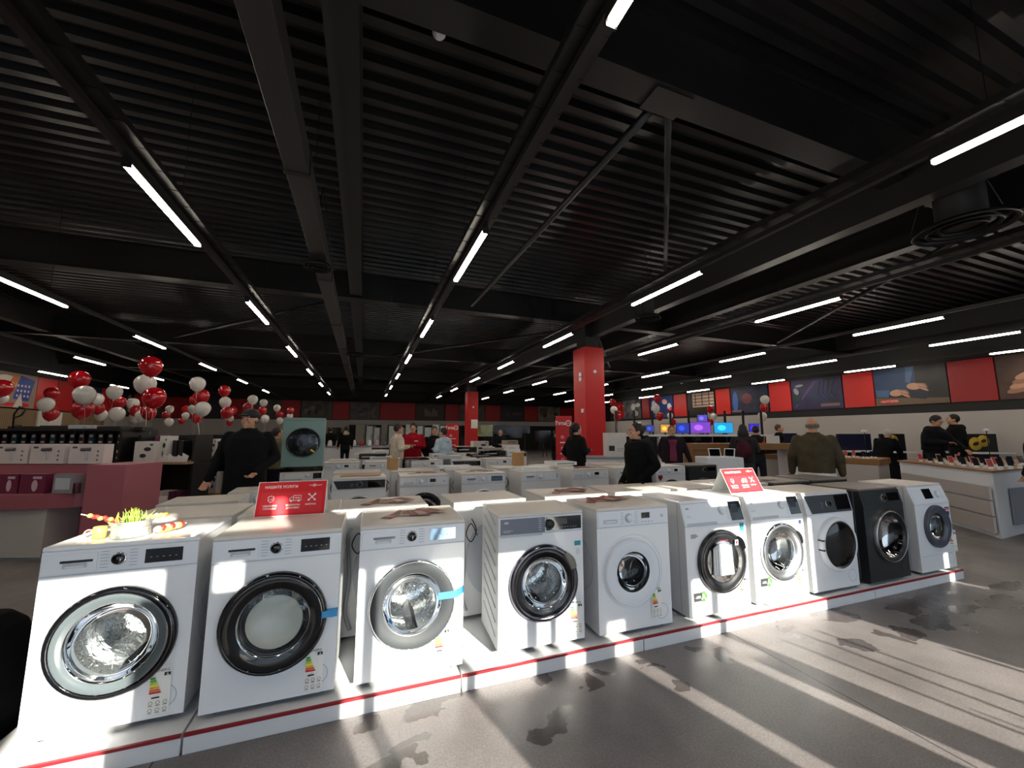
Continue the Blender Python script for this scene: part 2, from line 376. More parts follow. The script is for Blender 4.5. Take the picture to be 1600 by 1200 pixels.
# ---------------------------------------------------------------- ceiling: trapezoidal steel deck painted black
DECK = mat('black_deck_paint', '#1c1b1d', .34)
m = M(); per = .235; z0 = 5.2; prof = []
y = WY
while y < BY:
    prof += [(y, z0+.09), (y+.09, z0+.08), (y+.115, z0), (y+.205, z0)]; y += per
prof.append((BY, z0+.09))
vs = [(LX, a, b) for a, b in prof]+[(RX, a, b) for a, b in prof]; q = len(prof)
m.add(vs, [(i, q+i, q+i+1, i+1) for i in range(q-1)], DECK); m.bb(LX, RX, WY, BY, z0+.1, CZ, BLKW)
struct(m.build('ceiling'))
BEAM = mat('black_beam_paint', '#121113', .5)
k = 6
def ibeam(a, b, h, wd, z):
    global k
    m = M(); a = Vector(a); b = Vector(b)
    ax = abs(b.x-a.x) > abs(b.y-a.y); c = (a+b)/2
    L = abs(b.x-a.x) if ax else abs(b.y-a.y)
    for zz, hh, ww in ((z+.01, .02, wd), (z+h-.01, .02, wd), (z+h/2, h-.04, .03)):
        m.box((c.x, c.y, zz), (L, ww, hh) if ax else (ww, L, hh), BEAM)
    struct(m.build('trim_%d' % k)); k += 1
for yb in (2.5, 9.3, 16.1, 22.9, 29.6): ibeam((LX, yb), (RX, yb), .62, .26, 4.45)
for xb in (-9.2, -.29, 8.4, 16.6): ibeam((xb, WY), (xb, BY), .60, .25, 4.5)
for xb in (5.9,): ibeam((xb, WY), (xb, BY), .5, .22, 4.1)
m = M()                                                            # diagonal braces and the node plate they meet at
BR = [((2.42, 2.6, 4.5), (2.3, 8.9, 4.5)), ((2.55, 2.6, 4.5), (5.2, 5.6, 4.5)), ((-5, 2.6, 4.5), (-8.9, 9, 4.5)), ((5.9, 9.3, 4.6), (11, 15.8, 4.6)), ((-.34, 9.5, 4.6), (-6, 15.8, 4.6)), ((5.6, 9.5, 4.4), (1.0, 15.9, 4.5)), ((8.4, 2.6, 4.5), (13, 9, 4.5))]
for a, b in BR: m.tube([a, b], .045, BEAM, 4)
m.bb(2.25, 2.65, 2.4, 2.65, 4.43, 4.45, BEAM)
struct(m.build('trim_%d' % k)); k += 1
# ducts, trays, fans
DUCTM = mat('black_duct', '#262527', .42, bump=.15, bscale=6)
t = thing('ventilation_duct', 'long black rectangular ventilation duct under the deck, left of the wide steel beam', 'duct', (-.72, WY, 3.98))
m = M()
for i in range(11):
    y0 = i*2.9
    m.bb(-.105, .105, y0, y0+2.87, 0, .24, DUCTM); m.bb(-.12, .12, y0+2.85, y0+2.91, -.012, .252, BEAM)
m.build('duct_run', t, bevel=.006)
m = M()
for i in range(12):
    for s in (-.1, .1): m.cyl((s, 1+i*2.6, .24), (s, 1+i*2.6, 1.2), .004, BLKMET, n=5)
m.build('hanger_rod', t)['kind'] = 'stuff'
def fan(u, v, label, r=.36, z=3.75, nk=.5):
    p = PZ(u, v, z)
    t = thing('air_diffuser', label, 'vent', p)
    m = M()
    for q in (1, .72, .45): m.lathe([(r*q, 0), (r*q*.86, .05), (r*q*.84, .05), (r*q*.97, -.012)], (0, 0, 0), BEAM, 'z', 28, closed=True)
    m.build('ring', t)
    m = M(); m.cyl((0, 0, .04), (0, 0, nk), r*.5, DUCTM, n=20); m.build('neck', t)
    m = M()
    for a in range(3): m.tube([(r*math.cos(a*2.1), r*math.sin(a*2.1), .05), (0, 0, z0-z)], .005, BLKMET, 5)
    m.build('suspension_wire', t)
fan(1505, 358, 'large round black air diffuser hanging at the far right below the deck', .42)
fan(1012, 498, 'small round black air diffuser above the red column, right of it', .26)
fan(497, 418, 'black round air diffuser fixed to the long duct', .2, 3.9, .075)
fan(555, 1005-450, 'black round air diffuser at the far end of the duct', .3, 3.9, .075)
# ---------------------------------------------------------------- luminaires
def emis_mat():
    m = mat('lamp_diffuser', '#fff0dc', .4); b = m.node_tree.nodes['Principled BSDF']
    b.inputs['Emission Color'].default_value = (1, .90, .76, 1); b.inputs['Emission Strength'].default_value = TUBE_E; return m
LAMP = emis_mat(); RAILM = mat('black_rail', '#161617', .4)
UNIT = 2.14; LZ = CAMH+UNIT
rows = [('L4', -5.05, 'sixth row, beside the left wall'), ('L3', -3.66, 'second row from the left wall'), ('L2', -2.28, 'row left of the duct, second from it'), ('L1', -.88, 'row just left of the duct'),
        ('C', .53, 'middle row'), ('R1', 1.95, 'first row right of the middle'), ('R2', 3.31, 'second row right of the middle'), ('R3', 4.72, 'third row right of the middle'), ('R4', 6.12, 'fourth row right of the middle'), ('R5', 7.5, 'row beside the right wall')]
ordn = ['nearest', 'second', 'third', 'fourth', 'fifth', 'sixth', 'seventh', 'eighth']
proto = None
def make_lamp():
    t = thing('ceiling_light', 'x', 'light')
    m = M(); m.box((0, 0, .045), (.062, 1.46, .045), RAILM); m.build('housing', t)
    m = M(); m.bb(-.028, .028, -.725, .725, -.012, .022, LAMP); m.build('diffuser', t, bevel=.008)
    for s in (-1, 1): M().box((0, s*.735, .02), (.066, .012, .07), RAILM).build('end_cap', t)
    return t
used = False
for ri, (nm, xu, desc) in enumerate(rows):
    X = xu*UNIT
    t = thing('lighting_track', 'black lighting track of the %s' % desc, 'track', (X, 0, LZ), group=None)
    m = M(); m.bb(-.03, .03, WY+.2, BY-.3, .07, .13, RAILM); m.build('rail', t)
    if nm in ('L1', 'C', 'R1', 'R2'):
        m = M(); m.bb(-.11, .11, WY+.2, BY-.3, .16, .165, RAILM)
        for s in (-.11, .11): m.bb(s-.004, s+.004, WY+.2, BY-.3, .16, .22, RAILM)
        for j in range(int((BY-1)/.3)):
            m.bb(-.11, .11, WY+.4+j*.3, WY+.43+j*.3, .155, .165, BEAM)
        m.tube([(.05+.02*math.sin(j*1.3), WY+.5+j*.8, .19) for j in range(38)], .014, BLACKP, 6)
        m.tube([(-.05+.02*math.sin(j*1.1), WY+.5+j*.8, .185) for j in range(38)], .010, BLACKP, 6)
        m.build('cable_tray', t)
    m = M()
    for j in range(9): m.cyl((0, j*3.6+1.2, .13), (0, j*3.6+1.2, z0-LZ), .004, BLKMET, n=4, caps=False)
    m.build('suspension_wire', t)['kind'] = 'stuff'
    idx = 0
    for kk in range(-1, 7):
        yc = (2.08+1.635*kk)*UNIT if nm not in () else 0
        if kk == 0: yc = 2.08*UNIT
        yc = [.37, 2.13, 3.77, 5.45, 7.2, 9.03, 11.0, 12.9][kk+1]*UNIT
        p = Vector((X, yc, LZ))
        # only lamps the photo can see
        r = p.x*math.cos(YAW)-p.y*math.sin(YAW); F = p.x*math.sin(YAW)+p.y*math.cos(YAW)
        if F < .2 or abs(r)/F > 1.40 or yc > 26.5: vis = False
        else: vis = True
        if nm == 'R5' and kk == 0: vis = True
        if not vis and not (kk <= 1): continue
        if proto is None: proto = make_lamp(); o = proto
        else: o = copy_tree(proto)
        o.location = p; o['label'] = 'white tube light, %s in the %s' % (ordn[kk+1], desc); o['category'] = 'light'; o['group'] = 'ceiling tube lights'
# ---------------------------------------------------------------- red columns
def column(x, y, wd, label, zt=3.8):
    t = thing('red_column', label, 'column', (x, y, 0))
    M().bb(-wd/2, wd/2, -wd/2, wd/2, 0, zt, RED).build('shaft', t, bevel=.01)
    M().bb(-wd/2+.08, wd/2-.08, -wd/2+.08, wd/2-.08, zt, 4.6, BEAM).build('black_top', t)
    return t
c1 = column(5.86, 9.45, .62, 'near square red column with black head, taller in the picture')
for z, dx, f in ((3.05, -.1, 's'), (2.92, -.1, 's'), (3.12, .0, 'f'), (2.05, -.18, 's')):
    m = M()
    if f == 's': m.bb(-.345, -.31, -.05+dx, .05+dx, z-.05, z+.05, PANELW)
    else: m.lathe([(0, -.04), (.045, -.03), (.05, 0)], (.0, -.31, z), PANELW, 'y', 16)
    m.build('wall_sensor', c1, bevel=.004)
c2 = column(5.78, 22.0, .62, 'far square red column with a framed white notice, smaller in the picture')
M().bb(-.1, .28, -.34, -.315, 1.7, 2.2, WPAPER).build('framed_notice', c2)
M().lathe([(0, -.04), (.06, 0)], (.02, -.31, 2.9), PANELW, 'y', 14).build('wall_sensor', c2)
for u, v, z, lb in ((686, 53, 4.7, 'small white dome detector at the top of the picture under the deck'), (1357, 575, 3.9, 'small white dome camera hanging near the right posters'), (677, 490, 3.78, 'white round detector at the end of a middle-row lamp'), (1065, 599, 3.75, 'small white detector hanging right of the near red column')):
    p = PZ(u, v, z); t = thing('ceiling_detector', lb, 'detector', p)
    M().lathe([(0, -.03), (.04, -.022), (.055, 0), (.055, .02)], (0, 0, 0), PANELW, 'z', 16).build('dome', t)
    M().cyl((0, 0, .02), (0, 0, z0-z), .006, BLKMET, n=5).build('stem', t)
# ---------------------------------------------------------------- printed panels over the walls
def grad(name, ca, cb, scale=1.2, detail=3, third=None):
    if name in MATS: return MATS[name]
    m = mat(name, ca, .5); n = m.node_tree.nodes; l = m.node_tree.links; b = n['Principled BSDF']
    t = n.new('ShaderNodeTexCoord'); q = n.new('ShaderNodeTexNoise'); q.inputs['Scale'].default_value = scale; q.inputs['Detail'].default_value = detail
    l.new(t.outputs['Object'], q.inputs[0]); r = n.new('ShaderNodeValToRGB'); l.new(q.outputs[0], r.inputs[0])
    r.color_ramp.elements[0].position = .35; r.color_ramp.elements[0].color = (*hexc(ca), 1)
    r.color_ramp.elements[1].position = .65; r.color_ramp.elements[1].color = (*hexc(cb), 1)
    if third: e = r.color_ramp.elements.new(.5); e.color = (*hexc(third), 1)
    l.new(r.outputs[0], b.inputs['Base Color']); return m
FACE = {'R': lambda a: PXX(a, 600, RX-.1).y, 'B': lambda a: PY(a, 640, BY-.08).x, 'L': lambda a: PXX(a, 600, LX+.1).y}
def panel(side, u0, u1, name, m, label, cat, art=None, z0=PZ0, z1=PZ1):
    a, b = FACE[side](u0), FACE[side](u1)
    c = (a+b)/2; wd = abs(b-a)
    # local frame: x to the viewer's right, -y to the viewer, z up
    loc, rz = {'R': ((RX-.04, c, 0), -PI/2), 'B': ((c, BY-.04, 0), 0), 'L': ((LX+.04, c, 0), PI/2)}[side]
    mm = M(); mm.bb(-wd/2, wd/2, -.03, .03, z0, z1, m)
    if art: art(mm, wd, z0, z1)
    o = mm.build(name, loc=loc, rz=rz); tag(o, label, cat); return o
def blob(mm, x, z, rx, rz, m, y=-.033, rot=0, n=20):
    pts = []
    for k in range(n):
        t = 2*PI*k/n; a, b = rx*math.cos(t), rz*math.sin(t)
        pts.append((x+a*math.cos(rot)-b*math.sin(rot), y, z+a*math.sin(rot)+b*math.cos(rot)))
    mm.poly(pts, m)
def ribbon(mm, x, z, w_, text, y=-.034):
    mm.bb(x-w_/2, x+w_/2, y, y+.01, z-.06, z+.06, REDC); mm.text(text, .1, WPAPER, (x, y-.004, z))
SKIN1 = mat('print_skin', '#c99a80', .5); SKIN2 = mat('print_skin_shade', '#a87860', .5); SHIRT = mat('print_shirt', '#2c4468', .5); SHIRT2 = mat('print_shirt_light', '#4a6a94', .5)
DESK = mat('print_desk', '#6e5a48', .5); DK = grad('print_dark_room', '#14161a', '#2a2c2e'); LAPT = mat('print_laptop', '#1a2234', .4)
def hands_art(mm, w_, z0, z1):
    h = z1-z0
    mm.bb(-w_/2, w_*.1, -.032, 0, z0+h*.3, z1, SHIRT)
    mm.poly([(-w_/2, -.033, z0), (w_*.5, -.033, z0), (w_*.5, -.033, z0+h*.13), (-w_/2, -.033, z0+h*.22)], DESK)
    mm.poly([(-w_*.02, -.034, z1), (w_*.10, -.034, z1), (w_*.02, -.034, z0+h*.55), (-w_*.04, -.034, z0+h*.6)], SHIRT2)
    mm.poly([(-w_*.48, -.034, z0+h*.24), (-w_*.3, -.034, z0+h*.22), (-w_*.28, -.034, z0+h*.42), (-w_*.48, -.034, z0+h*.44)], SHIRT2)
    mm.poly([(-w_*.1, -.035, z0+h*.20), (w_*.22, -.035, z0+h*.12), (w_*.28, -.035, z0+h*.5), (w_*.0, -.035, z0+h*.52)], LAPT)
    for x, z, s in ((-.18, .33, 1), (.07, .47, -1)):
        blob(mm, w_*x, z0+h*z, w_*.10, h*.09, SKIN1, -.037, .1*s)
        for k in range(4): blob(mm, w_*(x+.10+.008*k), z0+h*(z+.05-.045*k), w_*.075, h*.022, SKIN1 if k % 2 else SKIN2, -.038-.001*k, -.25-.1*k)
    ribbon(mm, -w_*.3, z0+h*.11, w_*.26, 'ЛАПТОПИ')
PUR = mat('print_violet', '#5a3a86', .5); NEON = mat('print_neon_blue', '#3a64b8', .5)
def game_art(mm, w_, z0, z1):
    h = z1-z0
    mm.poly([(-w_*.45, -.033, z0+h*.12), (-w_*.42, -.033, z0+h*.08), (w_*.05, -.033, z1-h*.1), (-w_*.02, -.033, z1-h*.08)], PUR)
    for k in range(4): mm.tube([(w_*(.1+.09*k), -.034, z1-h*.1), (w_*(.05+.08*k), -.034, z0+h*.5), (w_*(.2+.07*k), -.034, z0+h*.25)], .008, NEON, 4)
    blob(mm, -w_*.4, z0+h*.62, w_*.05, h*.12, mat('print_pale', '#9fa0b8', .5), -.034, .4); blob(mm, -w_*.33, z0+h*.8, w_*.09, h*.04, mat('print_pale', '#9fa0b8', .5), -.034, .1)
    blob(mm, -w_*.38, z0+h*.35, w_*.09, h*.15, mat('print_dark_teal', '#1c3440', .5), -.034)
    mm.bb(w_*.08, w_*.44, -.036, 0, z0+h*.08, z0+h*.17, mat('print_caption', '#8a6a68', .5))
def coast_art(mm, w_, z0, z1):
    h = z1-z0
    blob(mm, -w_*.05, z0+h*.55, w_*.14, h*.2, mat('print_dusk_red', '#7a3040', .5)); blob(mm, -w_*.38, z0+h*.45, w_*.08, h*.4, NEON)
    mm.bb(-w_*.15, w_*.3, -.034, 0, z0+h*.25, z0+h*.35, DK)
    mm.bb(-w_*.49, -w_*.2, -.036, 0, z0+h*.05, z0+h*.12, mat('print_caption', '#8a6a68', .5))
def books_art(mm, w_, z0, z1):
    h = z1-z0; pal = mat('print_peach', '#d8b8a4', .5); bl = mat('print_black_shape', '#201614', .5)
    mm.bb(-w_*.3, w_*.48, -.033, 0, z0+h*.35, z1-h*.05, pal)
    for k in range(4): mm.bb(-w_*.28, w_*.48, -.035, 0, z0+h*(.42+.14*k), z0+h*(.45+.14*k), bl)
    for k in range(3): mm.bb(w_*(-.2+.25*k), w_*(-.17+.25*k), -.036, 0, z0+h*.4, z1-h*.06, bl)
def photo_art(seed, cols, n=7):
    def f(mm, w_, z0, z1):
        rnd = random.Random(seed); h = z1-z0
        for k in range(n):
            blob(mm, rnd.uniform(-.36, .36)*w_, z0+h*rnd.uniform(.2, .78), w_*rnd.uniform(.05, .13), h*rnd.uniform(.08, .2), cols[k % len(cols)], -.033-.0008*k, rnd.uniform(0, 3))
    return f
def mcol(h): return mat('print_'+h.strip('#'), h, .5)
REDL = mat('red_wall_panel', '#d8201c', .45); REDK = mat('darkened_red_wall_panel', '#9c1218', .5)  # deeper red for the back wall, its weaker light put into the colour
panel('R', 1600+70, 1559, 'poster', grad('print_brown', '#3a2620', '#5c4438'), 'rightmost wall poster of two clasped hands on brown', 'poster', lambda mm, w_, a, b: [blob(mm, -w_*.1+w_*.05*k, a+(b-a)*(.25+.1*k), w_*.30, (b-a)*.08, SKIN1 if k % 2 else SKIN2, -.034-.001*k, .35) for k in range(4)])
panel('R', 1556, 1482, 'red_wall_panel', REDK, 'wide dark red panel between the clasped hands and the typing hands posters', 'wall panel')
panel('R', 1480, 1365, 'poster', DK, 'wall poster of hands typing on a laptop, captioned in a red strip', 'poster', hands_art)
panel('R', 1363, 1316, 'red_wall_panel', REDL, 'bright red panel left of the typing hands poster', 'wall panel')
panel('R', 1314, 1235, 'poster', grad('print_gaming', '#0e1024', '#1c3566', third='#2c2450'), 'dark blue and violet gaming poster with slanting streaks', 'poster', game_art)
panel('R', 1233, 1200, 'red_wall_panel', REDL, 'bright red panel between the two dark blue posters', 'wall panel')
panel('R', 1197, 1140, 'poster', grad('print_night', '#0c1226', '#24305c'), 'dark blue night poster with a reddish glow in its centre', 'poster', coast_art)
panel('R', 1138, 1116, 'red_wall_panel', REDL, 'bright red panel right of the pale shelf poster', 'wall panel')
panel('R', 1114, 1072, 'poster', mcol('#241a1a'), 'brown poster with pale peach squares crossed by dark bars', 'poster', books_art)
panel('R', 1070, 1051, 'red_wall_panel', REDL, 'narrow red panel left of the pale squares poster', 'wall panel')
panel('R', 1049, 1014, 'poster', grad('print_blue', '#1c3048', '#4668a8'), 'blue city poster behind the balloons right of the near column', 'poster', photo_art(3, [mcol('#e8c0a0'), mcol('#20304c'), mcol('#c8d0e0')]))
panel('R', 1012, 1001, 'red_wall_panel', REDK, 'narrow dark red panel left of the blue city poster', 'wall panel')
panel('R', 999, 972, 'poster', grad('print_people', '#20242c', '#6a6a70'), 'dark poster with pale round shapes right of the near red column', 'poster', photo_art(5, [mcol('#b8b4b0'), mcol('#3a3440')]))
panel('R', 970, 958, 'red_wall_panel', REDK, 'red panel strip directly right of the near column', 'wall panel')
# back wall
gz = grad('print_dim_grey', '#3a3634', '#5a5654')
panel('B', 254, 303, 'red_wall_panel', REDK, 'dark red panel at the left end of the back wall', 'wall panel')
panel('B', 304, 345, 'poster', mcol('#1c1a24'), 'nearly black poster left on the back wall with a faint red line', 'poster', lambda mm, w_, a, b: mm.bb(-w_*.3, w_*.2, -.034, 0, a+.5, a+.56, mcol('#6a3a40')))
panel('B', 346, 385, 'red_wall_panel', REDK, 'dark red back wall panel behind the red and white balloons', 'wall panel')
panel('B', 386, 439, 'poster', gz, 'grey poster left on the back wall behind the small balloons', 'poster', photo_art(8, [mcol('#58605a'), mcol('#4a4448')], 5))
panel('B', 440, 469, 'red_wall_panel', REDK, 'dark red back wall panel above the green dryer', 'wall panel')
panel('B', 471, 519, 'poster', gz, 'dim grey kitchen poster above the right side of the green dryer', 'poster', photo_art(9, [mcol('#2a2826'), mcol('#2c4020'), mcol('#6a6460')], 6))
panel('B', 520, 546, 'red_wall_panel', REDK, 'narrow dark red panel between two dim grey posters on the back wall', 'wall panel')
panel('B', 547, 593, 'poster', gz, 'dim grey living room poster in the middle of the back wall', 'poster', photo_art(12, [mcol('#33302f'), mcol('#6a5c5c')], 6))
panel('B', 594, 649, 'red_wall_panel', REDK, 'widest dark red panel of the back wall, above the group of four', 'wall panel')
panel('B', 650, 694, 'poster', mcol('#3c2c20'), 'dark kitchen poster with shelves on the back wall', 'poster', lambda mm, w_, a, b: [mm.bb(-w_*.2+.2*k, -w_*.1+.2*k, -.034, 0, a+.3, a+.9-.15*(k % 3), mcol('#6a6058')) for k in range(5)])
panel('B', 696, 718, 'red_wall_panel', REDK, 'dark red panel left of the far red column', 'wall panel')
panel('B', 719, 757, 'poster', gz, 'dim grey poster half behind the far red column', 'poster', photo_art(13, [mcol('#4c5048'), mcol('#333030')], 5))
panel('B', 758, 782, 'red_wall_panel', REDK, 'dark red panel just right of the far red column', 'wall panel')
panel('B', 783, 819, 'poster', mcol('#141626'), 'navy poster with a faint round red emblem on the back wall', 'poster', lambda mm, w_, a, b: [blob(mm, -w_*.2, a+.6, .2, .22, mcol('#4a1c30')), mm.bb(0, w_*.38, -.034, 0, a+.62, a+.70, mcol('#7a4858')), mm.bb(0, w_*.34, -.034, 0, a+.48, a+.54, mcol('#5a3848'))])
panel('B', 820, 840, 'red_wall_panel', REDK, 'dark red panel between the navy poster and the beige poster', 'wall panel')
panel('B', 841, 875, 'poster', grad('print_beige', '#5c5248', '#8a8074'), 'beige poster with dark round shapes above the red stand', 'poster', photo_art(15, [mcol('#2c2a26'), mcol('#4c4438')], 6))
panel('B', 876, 960, 'red_wall_panel', REDK, 'dark red back wall panel behind the near red column', 'wall panel')
# left wall
def sail_art(mm, w_, z0, z1):
    h = z1-z0; orr = mcol('#c86a20'); bl = mcol('#24409c'); wh = mcol('#d8ccc4'); rd = mcol('#b03040')
    blob(mm, -w_*.25, z0+h*.6, w_*.2, h*.25, mcol('#6a4030')); blob(mm, -w_*.02, z0+h*.7, w_*.18, h*.22, wh, -.034)
    mm.poly([(w_*.05, -.036, z0+h*.15), (w_*.18, -.036, z0+h*.9), (w_*.1, -.036, z0+h*.95), (-w_*.1, -.036, z0+h*.3)], orr)
    mm.poly([(w_*.2, -.037, z1-h*.05), (w_*.45, -.037, z1-h*.15), (w_*.38, -.037, z0+h*.2), (w_*.12, -.037, z0+h*.25)], bl)
    for k in range(12): blob(mm, w_*(.18+.06*(k % 4)), z0+h*(.35+.15*(k//4)), .05, .05, wh, -.039)
    mm.poly([(w_*.14, -.038, z0), (w_*.3, -.038, z0), (w_*.24, -.038, z0+h*.45)], wh)
    ribbon(mm, 0, z0+h*.08, w_*.8, '')
panel('L', -45, 60, 'poster', mcol('#9c8478'), 'colourful poster of figures in orange and dotted blue at the far left', 'poster', sail_art)
panel('L', 61, 92, 'red_wall_panel', REDL, 'bright red panel right of the colourful left poster', 'wall panel')
panel('L', 93, 119, 'red_wall_panel', REDK, 'darker red panel behind the tallest balloons at the left', 'wall panel')
panel('L', 120, 162, 'poster', mcol('#26304c'), 'poster of a dark washing drum and bright toys at the left', 'poster', lambda mm, w_, a, b: [blob(mm, w_*.1, a+.65, .55, .55, mcol('#15161c')), blob(mm, w_*.1, a+.6, .35, .35, mcol('#b8b4a0'), -.035), blob(mm, w_*.2, a+.75, .18, .12, mcol('#b8c040'), -.037, .5), blob(mm, -w_*.25, a+1.0, .4, .25, mcol('#a89890'), -.034)])
panel('L', 163, 187, 'red_wall_panel', REDL, 'red panel between the drum poster and the dark poster on the left wall', 'wall panel')
panel('L', 188, 214, 'poster', mcol('#16161c'), 'black poster with a pale vertical shape on the left wall', 'poster', lambda mm, w_, a, b: blob(mm, w_*.2, a+.7, .25, .5, mcol('#8c8484')))
panel('L', 215, 231, 'red_wall_panel', REDL, 'orange-red panel left of the dim grey corner poster', 'wall panel')
panel('B', 237, 253, 'poster', gz, 'dim grey poster in the back left corner', 'poster')
_w = abs(FACE['L'](66)-FACE['L'](103))/2; o = M().bb(-_w, _w, -.03, .03, 1.2, 2.34, mat('pale_board', '#cfc9c4', .5)).build('pale_wall_board', loc=(LX+.1, (FACE['L'](66)+FACE['L'](103))/2, 0), rz=PI/2)
tag(o, 'pale board on the fluted wood wall behind the pink stand', 'board')
# ---------------------------------------------------------------- washing machines
def hole_plate(m, W, z0_, z1_, y, cx, cz, r, mt, n=40):
    x0, x1 = -W/2, W/2
    ang = [2*PI*i/n for i in range(n)]+[math.atan2(b-cz, a-cx) % (2*PI) for a in (x0, x1) for b in (z0_, z1_)]
    ang = sorted(set(round(a, 6) for a in ang)); k = len(ang); inn = []; out = []
    for t in ang:
        c, s = math.cos(t), math.sin(t); inn.append((cx+r*c, y, cz+r*s))
        d = 1e9
        if c > 1e-9: d = min(d, (x1-cx)/c)
        if c < -1e-9: d = min(d, (x0-cx)/c)
        if s > 1e-9: d = min(d, (z1_-cz)/s)
        if s < -1e-9: d = min(d, (z0_-cz)/s)
        out.append((cx+d*c, y, cz+d*s))
    m.add(inn+out, [(i, k+i, k+(i+1) % k, (i+1) % k) for i in range(k)], mt)
def energy_label(parent, x, z, y, tilt=0.0, fine=True, s=1.0):
    m = M(); w_, h = .088*s, .205*s
    m.T = Matrix.Translation((x, y, z)) @ Matrix.Rotation(tilt, 4, 'Z')
    m.add([(-w_/2, 0, 0), (-w_/6, -.003, 0), (w_/4, -.006, 0), (w_/2, -.004, 0), (-w_/2, 0, h), (-w_/6, -.003, h), (w_/4, -.003, h), (w_/2, -.002, h)], [(0, 1, 5, 4), (1, 2, 6, 5), (2, 3, 7, 6)], WPAPER)
    q = -.0075
    m.bb(-w_*.46, -w_*.16, q, q+.001, h*.91, h*.97, BLUEP)
    if fine: m.text('ENERG', .017*s, BLK, (w_*.12, q, h*.94)); m.text('A', .018*s, WPAPER, (w_*.33, q-.001, h*.84))
    m.bb(w_*.18, w_*.46, q, q+.0008, h*.81, h*.88, BLK)
    for k in range(7):
        L = w_*(.18+.05*k); zz = h*(.78-.052*k)
        m.poly([(-w_*.42, q, zz-h*.02), (-w_*.42+L, q, zz-h*.02), (-w_*.42+L+.006*s, q, zz), (-w_*.42+L, q, zz+h*.02), (-w_*.42, q, zz+h*.02)], EN[k])
    if fine:
        m.bb(-w_*.3, w_*.05, q, q+.0008, h*.345, h*.375, BLK)
        for i in range(3):
            for j in range(2):
                cx, cz = w_*(-.32+.32*i), h*(.25-.15*j)
                m.lathe([(.007*s, 0), (.0085*s, 0)], (cx, q, cz), BLK, 'y', 10, False); m.bb(cx-.008*s, cx+.008*s, q, q+.0008, cz-h*.065, cz-h*.055, BLK)
    return m.build('energy_label', parent)
def lines(m, x0, x1, y, zs, mt, h=.0018, seed=1, step=None):
    rnd = random.Random(seed)
    for z in zs:
        m.bb(x0, x0+(x1-x0)*rnd.uniform(.6, 1), y, y+.0008, z, z+h, mt)
